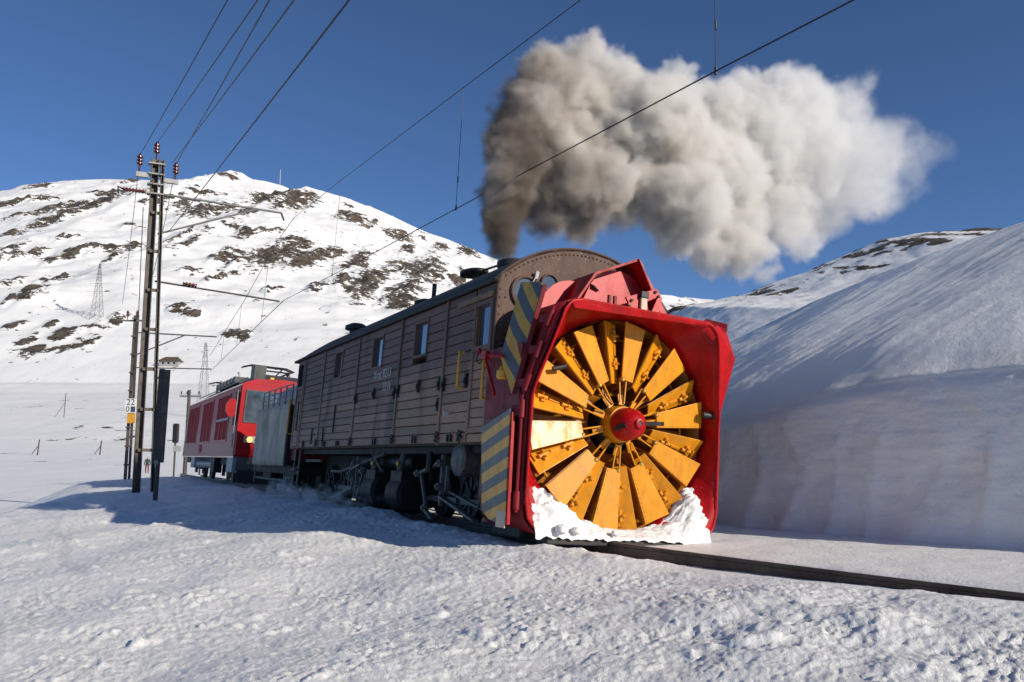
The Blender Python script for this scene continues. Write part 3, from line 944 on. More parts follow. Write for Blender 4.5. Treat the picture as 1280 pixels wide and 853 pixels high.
    hk = MB().tube([(-.02, 1.45, 1.05), (-.06, 1.46, .92), (-.01, 1.46, .80), (.03, 1.45, .86)], .016, 8)
    hk.build('hook', M['red'], root, smooth=True)

    # striped wing flaps, folded back on the near side
    up = [(.06, 1.43, 1.735), (-.03, 1.17, 3.05), (.05, 1.17, 3.10), (.47, 1.20, 3.17), (.40, 1.44, 2.20)]
    f1 = MB().plate(up, .03).build('upper_wing_flap', M['stripe_up'], root)
    f1['label'] = 'upper wing flap with yellow and grey diagonal stripes'
    MB().bar((.03, 1.425, 1.74), (-.06, 1.165, 3.05), .05, .05).build('flap_edge', M['dark_red'], f1)
    lw = [(-.04, 1.485, 1.56), (.78, 1.44, 1.37), (.60, 1.44, .40), (.36, 1.46, .31), (.12, 1.475, .29), (-.10, 1.485, .29)]
    f2 = MB().plate(lw, .03).build('lower_wing_flap', M['stripe_low'], root)
    f2['label'] = 'lower wing flap with yellow and grey slanting stripes'
    MB().bar((-.05, 1.47, 1.52), (-.11, 1.47, .28), .035, .06).build('flap_edge', M['red'], f2)
    sm = MB().box((-.10, 1.49, .24), (.12, 1.50, .42)); sm.build('flap_shoe', M['tender'], f2)
    # far wing flap, swung open
    fl = [(-.24, -1.345, 1.77), (-.27, -1.54, 2.50), (-.24, -1.50, 2.62), (-.28, -1.36, 2.86), (-.44, -1.06, 2.84)]
    MB().plate(fl, .028).build('upper_wing_flap', M['red'], root)['label'] = 'plain red inner face of opened wing flap'
    MB().plate([(-.06, -1.10, 2.90), (.02, -1.30, 3.02), (-.25, -1.43, 2.93), (-.33, -1.36, 2.83), (-.42, -1.06, 2.86)], .02).build('flap_stiffener', M['dark_red'], root)

    # red lever with cable beside the door, lamp
    lv = MB().tube([(.98, 1.47, 2.36), (.90, 1.49, 2.28), (.72, 1.50, 2.25), (.28, 1.47, 2.20)], .020, 8)
    lv.tube([(.75, 1.5, 2.26), (.45, 1.47, 1.75)], .02, 8); lv.tube([(.98, 1.47, 2.36), (1.02, 1.47, 2.30)], .018, 6)
    lv.box((.66, 1.47, 2.20), (.78, 1.53, 2.30))
    lv.build('lever', M['red'], root, smooth=True, angle=40)
    MB().tube([(1.0, 1.48, 2.31), (.98, 1.5, 2.2), (.88, 1.5, 2.16), (.76, 1.5, 2.23)], .008, 6).build('cable', M['rope'], root)
    lb = MB().lathe([(0, .05), (.02, .07), (.10, .07), (.12, .05), (.16, .03)], (.36, 1.43, 1.93), (0, 0, 1), 14)
    lb.bar((.36, 1.37, 1.95), (.36, 1.44, 1.95), .04, .04)
    lb.build('lantern', M['plate_yellow'], root, smooth=True, angle=40)

    # --- spout on top of the hood
    sp = MB()
    arcp = [(.12, .62, 2.86)] + [(.12, .02 + .50 * math.cos(a), 2.98 + .50 * math.sin(a)) for a in np.linspace(R(158), R(8), 22)][::1] + [(.12, -.58, 2.86)]
    # the arc is listed across the track from the near to the far side
    arcp = [(.12, .60, 2.86)] + [(.12, .03 + .47 * math.cos(a), 2.98 + .47 * math.sin(a)) for a in np.linspace(R(25), R(165), 22)] + [(.12, -.52, 2.86)]
    sp.plate(arcp, .03, (1, 0, 0))
    sr = sp.build('spout', M['red_frost'], root)
    poly = [(.78, 2.86), (.50, 3.30), (-.12, 3.585), (-.56, 2.88)]
    for i in range(3):
        (a, b), (c, d) = poly[i], poly[i + 1]
        MB().plate([(-.10, a, b), (-.10, c, d), (.42, c, d), (.42, a, b)], .028).build('spout_shell', M['red'], sr)
    # flange on the far side, narrow second arch on the near side
    MB().plate([(-.11, -.10, 3.59), (-.11, -.17, 3.52), (-.11, -.50, 2.88), (-.11, -.62, 2.88)], .03, (1, 0, 0)).build('spout_flange', M['red_frost'], sr)
    ar = [(.30, .40, 2.86)] + [(.30, .62 + .42 * math.cos(a), 2.82 + .42 * math.sin(a)) for a in np.linspace(R(180), R(0), 20)][::-1]
    ar = [(.30, 1.10, 2.80)] + [(.30, .58 + .46 * math.cos(a), 2.80 + .46 * math.sin(a)) for a in np.linspace(R(6), R(174), 20)]
    MB().plate(ar, .03, (1, 0, 0)).build('spout_side_arch', M['red_frost'], sr)
    MB().plate([(.30, .42, 3.24), (.30, .52, 3.31), (.05, .42, 3.18), (.08, .33, 3.14)], .02).build('spout_gusset', M['black'], sr)
    arm = MB().plate([(-.16, .06, 3.0), (-.16, .10, 3.06), (-.16, -.36, 3.24), (-.16, -.42, 3.16), (-.16, -.22, 3.05), (-.16, -.25, 2.90), (-.16, .04, 2.90)], .03, (1, 0, 0))
    arm.build('spout_bracket', M['red_frost'], sr, bevel=.004)
    for v, w in ((.02, 3.03), (-.33, 3.19), (-.38, 3.14), (-.1, 3.08), (.05, 2.95)):
        MB().lathe([(0, .02), (.018, .02), (.022, .01)], (-.178, v, w), (-1, 0, 0), 8).build('bolt', M['black'], sr)
    MB().box((-.22, -.19, 2.88), (-.18, -.10, 3.13)).build('post', M['tender'], sr, bevel=.008)
    MB().box((-.235, -.20, 3.08), (-.175, -.09, 3.16)).build('post_head', M['black'], sr, bevel=.006)
    for v in (.22, .30): MB().box((-.14, v - .02, 2.88), (-.10, v + .02, 3.06)).build('stop', M['dark_red'], sr, bevel=.004)
    MB().plate([(-.14, -.28, 2.88), (-.14, -.40, 3.16), (-.14, -.46, 3.14), (-.14, -.40, 2.88)], .03, (1, 0, 0)).build('spout_stay', M['red_frost'], sr)

    # --- cutting wheel
    hub = MB().lathe([(.74, 1.27), (.70, 1.265), (.64, .85), (.46, .52), (.20, .36), (.13, .36)], (0, 0, hc), (1, 0, 0), 60, caps=False)
    wheel = hub.build('cutting_wheel', M['yellow_shaded'], root, smooth=True, angle=40)
    wheel['label'] = 'big yellow wheel of ten paired cutting blades round a red hub'
    MB().lathe([(.14, .275), (.03, .27), (.03, .245), (.09, .235)], (0, 0, hc), (1, 0, 0), 40).build('hub_ring', M['black'], wheel, smooth=True, angle=30)
    MB().lathe([(.10, .235), (-.12, .215)], (0, 0, hc), (1, 0, 0), 40).build('hub', M['yellow'], wheel, smooth=True, angle=40)
    nose = [(-.10, .196), (-.16, .198), (-.24, .192), (-.33, .17), (-.39, .128), (-.42, .085), (-.43, .06), (-.455, .06), (-.46, .05), (-.46, .028), (-.41, .026)]
    MB().lathe(nose, (0, 0, hc), (1, 0, 0), 40).build('hub_nose', M['red'], wheel, smooth=True, angle=45)
    MB().lathe([(-.452, .03), (-.447, .0)], (0, 0, hc), (1, 0, 0), 20).build('hub_bore', M['dark'], wheel)
    MB().bar((-.40, -.10, hc + .01), (-.22, -.50, hc + .05), .035, .05).build('wrench', M['black'], wheel, bevel=.006)
    MB().bar((-.36, .14, hc - .02), (-.22, .20, hc - .08), .03, .06).build('hub_key', M['black'], wheel)
    rg = MB().tube([(.20, 1.08 * math.cos(a), hc + 1.08 * math.sin(a)) for a in np.linspace(0, 2 * math.pi, 73)], .016, 6, caps=False)
    rg.build('tie_ring', M['yellow'], wheel, smooth=True)
    nf = np.array([-1.0, 0, 0])
    for k in range(10):
        tp = R(83 + 36 * k)

        def er(t): return np.array([0, -math.cos(t), math.sin(t)])

        def et(t): return np.array([0, -math.sin(t) * -1 * -1, -math.cos(t)])     # clockwise seen from the front
        ctr = np.array([0, 0, hc])

        def blade(t, tilt, u, r0, r1, w0, w1, th):
            e, q = er(t), et(t)
            x = q * math.cos(tilt) - nf * math.sin(tilt)        # towards the clockwise edge, sinking with the tilt
            c = ctr - nf * u
            return e, x, [c + e * r0 - x * w0 / 2, c + e * r0 + x * w0 / 2, c + e * r1 * .985 + x * w1 / 2, c + e * r1 - x * w1 / 2]
        # plain knife
        e, x, p = blade(tp, R([9, 14, 19, 10, 5, 9, 12, 11, 8, 10][k]), -.04, .54, 1.255, .18, .335, .02)
        n = np.cross(e, x); n = n if n @ nf > 0 else -n
        b = MB().plate(p, .02)
        for j in range(12):                                   # stitch of welds on the hinge edge
            t = (j + .5) / 12
            a = p[1] + (p[2] - p[1]) * t - x * .022 + n * .011
            b.bar(a - e * .012, a + e * .012, .010, .006)
        b.build('blade', M['yellow'], wheel, bevel=.003)
        # counter knife, steeper, carrying hinges and bolts
        e2, x2, p2 = blade(tp + R(15), R(34), .04, .50, 1.262, .17, .32, .02)
        n2 = np.cross(e2, x2); n2 = n2 if n2 @ nf > 0 else -n2
        b2 = MB().plate(p2, .02)
        b2.build('counter_blade', M['yellow'], wheel, bevel=.003)
        c2 = ctr - nf * .04
        hw = MB()
        for r, s in ((.74, .03), (1.08, .05)):
            a = c2 + e2 * r + x2 * (s * .6) + n2 * .03
            hw.tube([a - e2 * .07, a + e2 * .07], .026, 8)
            hw.bar(a - x2 * .07, a + x2 * .05, .05, .03, n2)
            hw.tube([a - x2 * .04, a - x2 * .04 + n2 * .05], .016, 6); hw.tube([a + x2 * .03, a + x2 * .03 + n2 * .05], .016, 6)
        hw.bar(c2 + e2 * .84 + x2 * .03 + n2 * .02, c2 + e2 * .98 + x2 * .04 + n2 * .02, .03, .025, n2)
        hw.bar(c2 + e2 * 1.20 + x2 * .0 + n2 * .02, c2 + e2 * 1.20 + x2 * .1 + n2 * .02, .03, .03, n2)
        hw.build('blade_hinge', M['yellow'], wheel, bevel=.003)
        # bucket walls running back to the cone
        for (edge, sh) in ((p[1:3], tp), ((p2[0], p2[3]), tp + R(15))):
            a, c = edge[0], edge[1]
            back_a = ctr + er(sh) * .42 + np.array([.40, 0, 0]); back_c = ctr + er(sh) * 1.20 + np.array([.52, 0, 0])
            MB().plate([a + np.array([.012, 0, 0]), c + np.array([.012, 0, 0]), back_c, back_a], .014).build('bucket_wall', M['yellow_shaded'], wheel)
        fa, fb = tp - R(9.5), tp - R(36 - 15 - 7.5)
        fl2 = [ctr + er(q) * r + np.array([dp, 0, 0]) for q, r, dp in ((fa, .36, .16), (fb, .36, .16), (fb, 1.2, .34), (fa, 1.2, .34))]
        MB().plate(fl2, .014).build('gap_filler', M['yellow_shaded'], wheel)  # filler plate added so the gaps between pairs don't go black
        # links from the hub to the knives
        for sh, off in ((tp, .03), (tp + R(10), -.03)):
            a = ctr + er(sh) * .56 + np.array([-.02, 0, 0]); c = ctr + er(tp + R(5)) * .26 + et(tp) * off
            MB().tube([a, c + np.array([-.04, 0, 0])], .010, 6).build('link', M['yellow'], wheel)
        a = ctr + er(tp + R(5)) * .24
        MB().bar(a + np.array([-.02, 0, 0]), a + er(tp + R(5)) * .13 + np.array([.02, 0, 0]), .07, .02, nf).build('hub_lug', M['yellow'], wheel, bevel=.003)
        a = ctr + er(tp + R(7)) * .55 + np.array([-.01, 0, 0])
        MB().lathe([(0, .03), (.05, .03), (.06, .015)], a, (-1, 0, 0), 8).build('link_pin', M['brass'], wheel)
    tip = ctr + er(R(11)) * 1.20 + np.array([-.13, 0, 0])
    MB().tube([tip, tip + np.array([-.03, -.17, .0])], .045, 12).build('grease_gun', M['black'], wheel, smooth=True, angle=40)
    tip = ctr + er(R(152)) * 1.16 + np.array([-.12, 0, 0])
    MB().tube([tip, tip + np.array([-.02, -.16, .05])], .03, 10).build('grease_gun', M['black'], wheel, smooth=True, angle=40)
    return root


# ------------------------------------------------------------------ tender
def build_tender():
    root = empty('tender', mat=train_matrix(12.2))
    tag(root, 'grey sheet-sided tender with top railing coupled behind the plank-sided plough', 'tender')
    MB().box((.10, -1.2, .82), (4.04, 1.215, 2.28)).build('tank', M['under'], root)
    sd = MB()
    n = 24
    Pt = np.zeros((10, n, 3))
    for i in range(10):
        for j in range(n):
            u = .18 + 3.92 * j / (n - 1); w = .80 + 1.52 * i / 9
            Pt[i, j] = (u, 1.245 + .010 * float(pn(u * 1.3, w * 1.1, 5)), w)
    sd.grid(Pt).build('side_sheet', M['tender'], root, smooth=True, solid=.012)
    MB().box((.10, 1.20, .80), (.18, 1.262, 2.32)).build('corner_post', M['mast_dark'], root)
    for u in np.linspace(.22, 3.75, 6): MB().bar((u, 1.2, 2.3), (u, 1.2, 2.80), .035, .035).build('railing_post', M['galv'], root)
    for w in (2.42, 2.54, 2.67, 2.80): MB().tube([(.2, 1.2, w), (3.78, 1.2, w)], .016, 6).build('railing_bar', M['galv'], root)
    MB().tube([(1.6, .1, 2.55), (4.4, .1, 2.55)], .62, 28).build('water_tank', M['light_grey'], root, smooth=True, angle=40)
    MB().box((-.4, -1.0, .62), (5.2, 1.0, .82)).build('frame', M['under'], root)
    MB().box((-.3, -.42, .25), (5.0, .42, .62)).build('gap_block', M['under'], root)  # black box added to darken the bright gaps between the wheels
    for u in (.7, 1.9, 3.3, 4.5):
        for s in (1, -1):
            MB().lathe([(-.06, .40), (-.03, .365), (.06, .36), (.06, .29), (.02, .1), (.08, .1)], (u, s * .5, .515), (0, s, 0), 24).build('wheel', M['under'], root, smooth=True, angle=35)
    for u in (1.3, 3.9): MB().box((u - .55, .75, .45), (u + .55, .85, .7)).build('bogie_side', M['under'], root, bevel=.03)
    MB().tube([(.5, 1.1, .45), (4.3, 1.1, .45)], .03, 8).build('pipe', M['steel'], root)
    for u in (.35, 4.05): MB().bar((u, 1.15, .82), (u, 1.15, .3), .03, .04).build('step_frame', M['steel'], root)
    MB().box((.3, 1.0, .32), (.75, 1.22, .36)).build('step', M['steel'], root)
    MB().tube([(-.6, 0, .75), (.0, 0, .75)], .09, 10).build('coupling', M['under'], root)
    # dark recess with red buffer plate next to the plough
    MB().box((-.5, -1.1, .95), (.08, 1.12, 2.1)).build('end_platform', M['dark_red'], root)
    return root


# ------------------------------------------------------------------ red locomotive
def build_loco():
    root = empty('locomotive', mat=train_matrix(19.3))
    tag(root, 'red electric locomotive with pantograph and lit headlight pushing the snow plough', 'locomotive')
    Lg = 13.6
    prof = [(-1.3, .98), (-1.3, 3.28), (-1.22, 3.36), (-.9, 3.5), (0, 3.58), (.9, 3.5), (1.22, 3.36), (1.3, 3.28), (1.3, .98)]
    a = [(.02, v, w) for v, w in prof]; b = [(Lg, v, w) for v, w in prof]
    k = len(prof)
    mb = MB().add(a + b, [tuple(range(k)), tuple(range(2 * k - 1, k - 1, -1))] + [(i, k + i, k + i + 1, i + 1) for i in range(k - 1)])
    mb.build('body', M['loco_red'], root)
    # side sheet
    MB().box((.06, 1.30, 1.02), (Lg - .04, 1.312, 3.27)).build('side_sheet', M['loco_side'], root)
    MB().box((Lg - .55, 1.312, 1.05), (Lg - .05, 1.318, 3.2)).build('end_chevrons', M['stripe_low'], root)
    gp = [(1.75, 4.35, 3), (5.6, 8.2, 3), (9.55, 12.7, 3)]
    for (a, b, n) in gp:
        fr = MB()
        fr.box((a - .07, 1.31, 1.50), (b + .07, 1.335, 1.57)); fr.box((a - .07, 1.31, 3.06), (b + .07, 1.335, 3.13))
        st = (b - a) / n
        for i in range(n + 1): fr.box((a + i * st - .03, 1.31, 1.57), (a + i * st + .03, 1.334, 3.06))
        f = fr.build('louvre_frame', M['loco_side'], root)
        for i in range(n):
            l = MB()
            for q in range(13):
                w = 1.57 + 1.49 * q / 13
                l.add([(a + i * st + .03, 1.314, w + .115), (a + (i + 1) * st - .03, 1.314, w + .115), (a + (i + 1) * st - .03, 1.328, w), (a + i * st + .03, 1.328, w)], [(0, 1, 2, 3)])
            l.build('louvre_panel', M['louvre'], f)
    MB().box((1.70, 1.334, 2.22), (4.4, 1.342, 2.30)).build('grille_bar', M['light_grey'], root)
    # emblem
    em = MB()
    for (a, b, c, d) in ((7.6, 7.75, 1.02, 1.36), (7.75, 8.2, 1.30, 1.36), (7.75, 8.2, 1.14, 1.19), (8.05, 8.2, 1.02, 1.36), (7.35, 7.5, 1.10, 1.3)):
        em.box((a, 1.312, c + .1), (b, 1.322, d + .1))
    em.build('emblem', M['louvre'], root)
    # cab front
    MB().box((-.03, -1.28, 1.05), (.02, 1.29, 3.34)).build('cab_front', M['loco_red'], root, bevel=.02)
    fr = MB()
    for lo, hi in (((-.06, .04, 2.10), (-.03, .09, 3.14)), ((-.06, 1.10, 2.10), (-.03, 1.15, 3.14)), ((-.06, .09, 2.10), (-.03, 1.10, 2.15)), ((-.06, .09, 3.09), (-.03, 1.10, 3.14))): fr.box(lo, hi)
    w = fr.build('windscreen', M['grey'], root)
    MB().box((-.045, .09, 2.15), (-.032, 1.10, 3.09)).build('pane', M['glass'], w)
    w2 = MB().box((-.05, -1.1, 2.12), (-.031, -.05, 3.12)).build('windscreen', M['glass'], root)
    lp = MB().box((-.09, .55, 1.46), (-.03, 1.06, 1.68)).build('headlight', M['light_grey'], root, bevel=.02)
    MB().lathe([(0, .085), (.02, .075)], (-.092, .88, 1.57), (-1, 0, 0), 16).build('bulb', M['lamp'], lp)
    MB().lathe([(0, .075), (.015, .07)], (-.092, .66, 1.57), (-1, 0, 0), 16).build('lens', M['dark'], lp)
    MB().box((-.12, -1.2, .58), (.0, 1.22, 1.02)).build('buffer_beam', M['grey'], root, bevel=.02)
    MB().plate([(-.30, 1.2, .22), (-.30, -1.2, .22), (-.12, -1.15, .62), (-.12, 1.15, .62)], .03).build('snow_blade', M['under'], root)
    # mirror board outside the cab
    oc = [(.16, 1.50 + .185 * math.cos(R(22.5 + 45 * i)), 2.53 + .31 * math.sin(R(22.5 + 45 * i))) for i in range(8)]
    mbd = MB().plate(oc, .03, (1, 0, 0)).build('red_board', M['loco_red'], root)
    MB().box((.18, 1.31, 2.0), (.42, 1.40, 3.05)).build('board_bracket', M['black'], mbd)
    MB().tube([(.14, 1.36, 1.3), (.14, 1.36, 3.1)], .022, 6).build('handrail', M['light_grey'], root)
    # skirt boxes, steps, wheels
    for a, b, lo, mt in ((.1, 1.2, .52, 'light_grey'), (3.9, 4.6, .45, 'under'), (9.3, 10.4, .55, 'light_grey')):
        MB().box((a, 1.0, lo), (b, 1.29, 1.0)).build('equipment_box', M[mt], root, bevel=.02)
    MB().box((.2, -1.1, .75), (Lg - .2, 1.1, .98)).build('frame', M['under'], root)
    for u in (2.0, 4.2, 9.4, 11.6):
        for s in (1, -1):
            MB().lathe([(-.06, .46), (-.03, .43), (.06, .42), (.06, .36), (.03, .30), (.03, .1), (.1, .1)], (u, s * .5, .57), (0, s, 0), 28).build('wheel', M['under'], root, smooth=True, angle=35)
    for u in (3.1, 10.5):
        bg = MB().plate([(u - 1.7, .82, .5), (u + 1.7, .82, .5), (u + 1.5, .82, .8), (u - 1.5, .82, .8)], .1, (0, 1, 0)).build('bogie_side', M['under'], root, bevel=.03)
        for s in (-1.1, 1.1): MB().bar((u + s, .88, .78), (u + s, .88, .35), .10, .18).build('axle_box', M['steel'], bg)
    for u in (5.3, 8.3): MB().bar((u, 1.2, .95), (u - .25, 1.2, .3), .06, .06).build('stay', M['light_grey'], root)
    MB().tube([(5, 1.1, .72), (9.2, 1.1, .72)], .14, 12).build('reservoir', M['light_grey'], root, smooth=True, angle=40)
    # roof gear
    MB().add([(.25, -.95, 3.45), (.25, .95, 3.45), (Lg - .3, .95, 3.45), (Lg - .3, -.95, 3.45), (.9, -.6, 3.78), (.9, .6, 3.78), (Lg - .9, .6, 3.78), (Lg - .9, -.6, 3.78)], [(4, 5, 6, 7), (0, 1, 5, 4), (1, 2, 6, 5), (2, 3, 7, 6), (3, 0, 4, 7)]).build('roof_hood', M['grey'], root)
    MB().box((.25, .55, 3.50), (.75, .95, 4.0)).build('roof_box', M['grey'], root, bevel=.03)
    MB().box((.1, .30, 3.5), (.2, .42, 3.62)).build('marker_light', M['plate_yellow'], root)
    for u in (1.6, 3.2, 9.5, 11.5):
        for v in (-.45, .45):
            ins = MB()
            ins.lathe([(0, .05), (.03, .08), (.05, .05), (.08, .08), (.10, .05), (.13, .08), (.15, .05), (.2, .04)], (u, v, 3.76), (0, 0, 1), 10)
            ins.build('insulator', M['insulator'], root, smooth=True)
    for c in (2.4, 10.5):
        pg = empty('pantograph'); pg.parent = root
        f = MB()
        for v in (-.45, .45): f.tube([(c - 1.0, v, 3.97), (c + 1.0, v, 3.97)], .03, 6)
        for u in (c - .9, c + .9): f.tube([(u, -.5, 3.97), (u, .5, 3.97)], .03, 6)
        f.build('base_frame', M['black'], pg)
        for v in (-.35, .35): MB().tube([(c + .9, v, 4.0), (c - .7, v * .8, 4.14), (c + .5, v * .7, 4.22)], .025, 6).build('arm', M['black'], pg)
        for u in (c + .35, c + .65): MB().tube([(u, -.9, 4.16), (u, -.6, 4.26), (u, .6, 4.26), (u, .9, 4.16)], .028, 6).build('contact_strip', M['black'], pg)
    for u in np.linspace(4.6, 8.6, 6): MB().box((u, .2, 3.74), (u + .45, .85, 3.98)).build('resistor_box', M['grey'], root, bevel=.02)
    for v in (.98,): MB().tube([(1.0, v, 3.62), (12.8, v, 3.62)], .02, 6).build('roof_rail', M['galv'], root)
    for u in (5.0, 9.2): MB().tube([(u, .6, 3.7), (u + .1, .62, 4.15), (u + .4, .62, 4.2)], .03, 6).build('horn', M['galv'], root)
    return root


# ------------------------------------------------------------------ snow heap in the hood
def build_heap():
    nv, nt = 150, 60
    v = np.linspace(1.22, -1.22, nv)
    top = np.interp(v, [-1.22, -1.14, -1.0, -.8, -.5, -.1, .2, .5, .75, .95, 1.1, 1.22], [.70, .86, .80, .46, .32, .28, .31, .40, .56, .68, .72, .66])
    t = np.linspace(0, 1, nt)
    P = np.zeros((nv, nt, 3))
    for i in range(nv):
        prof = np.stack([np.interp(t, [0, .35, .7, 1], [-.32, -.16, .03, .25]), .205 + (top[i] - .205) * np.interp(t, [0, .15, .4, .7, .85, 1], [0, .30, .78, 1.0, .8, .1])], -1)
        P[i, :, 0] = prof[:, 0]; P[i, :, 1] = v[i]; P[i, :, 2] = prof[:, 1]
    Vv, Tt = P[..., 1], P[..., 2]
    n = fbm(Vv / .20, (Tt + P[..., 0]) / .18, 4, 15, .55)
    n2 = fbm(Vv / .07, (Tt + P[..., 0] * 1.3) / .06, 3, 25)
    ed = .30 + .70 * ss(0, .12, t)[None, :]
    k = ((P[..., 2] - .2) / .35).clip(.25, 1)
    P[..., 0] -= ed * k * (.16 * n + .035 * n2); P[..., 2] += ed * k * (.11 * n + .03 * n2)
    P[:, 0, 2] = .17 + .05 * fbm(v / .12, v * 0, 3, 66); P[..., 2] = np.maximum(P[..., 2], np.where(P[..., 0] > -.26, .205, .13))
    W = O0[None, None] + P[..., :1] * U0 + P[..., 1:2] * V1 + P[..., 2:3] * W1
    o = grid_mesh('snow_heap', W[..., 0], W[..., 1], W[..., 2], M['snow'], kind='thing', flip=False)
    tag(o, 'lumpy heap of fresh snow caught in the red hood below the blades', 'snow heap')
    # lumps on the floor of the hood
    for i, (a, b, c, r) in enumerate(((-.36, .92, .27, .07), (-.34, .72, .26, .05), (-.33, .2, .25, .04))):
        m = MB()
        nn = 10
        Pp = np.zeros((nn, 2 * nn + 1, 3))
        for p in range(nn):
            for q in range(2 * nn + 1):
                th = math.pi * p / (nn - 1); ph = math.pi * q / nn
                rr = r * (1 + .35 * float(pn(3 * math.cos(ph) * math.sin(th) + i * 7, 3 * math.sin(ph) * math.sin(th) + 2 * math.cos(th), 3)))
                Pp[p, q] = T(a + rr * math.sin(th) * math.cos(ph), b + rr * math.sin(th) * math.sin(ph), c + rr * math.cos(th) * .8)
        lump = m.grid(Pp).build('snow_lump', M['snow'], None, smooth=True)
        tag(lump, ('largest loose snow lump on the front rim of the red hood', 'middle-sized loose snow lump on the front rim of the red hood', 'smallest loose snow lump on the front rim of the red hood')[i], 'snow lump', 'snow lumps on the hood rim')


# ------------------------------------------------------------------ masts, wires, signals
def insulator(p, name, parent, mat=None, s=1.0):
    prof = []
    for i in range(3):
        z = i * .11 * s
        prof += [(z, .05 * s), (z + .03 * s, .10 * s), (z + .07 * s, .10 * s), (z + .09 * s, .05 * s)]
    prof += [(.36 * s, .05 * s), (.40 * s, .02 * s)]
    m = MB().lathe(prof, p, (0, 0, 1), 14)
    m.tube([(p[0], p[1], p[2] - .22 * s), (p[0], p[1], p[2])], .025 * s, 6)
    return m.build(name, M['insulator'], parent, smooth=True, angle=40)


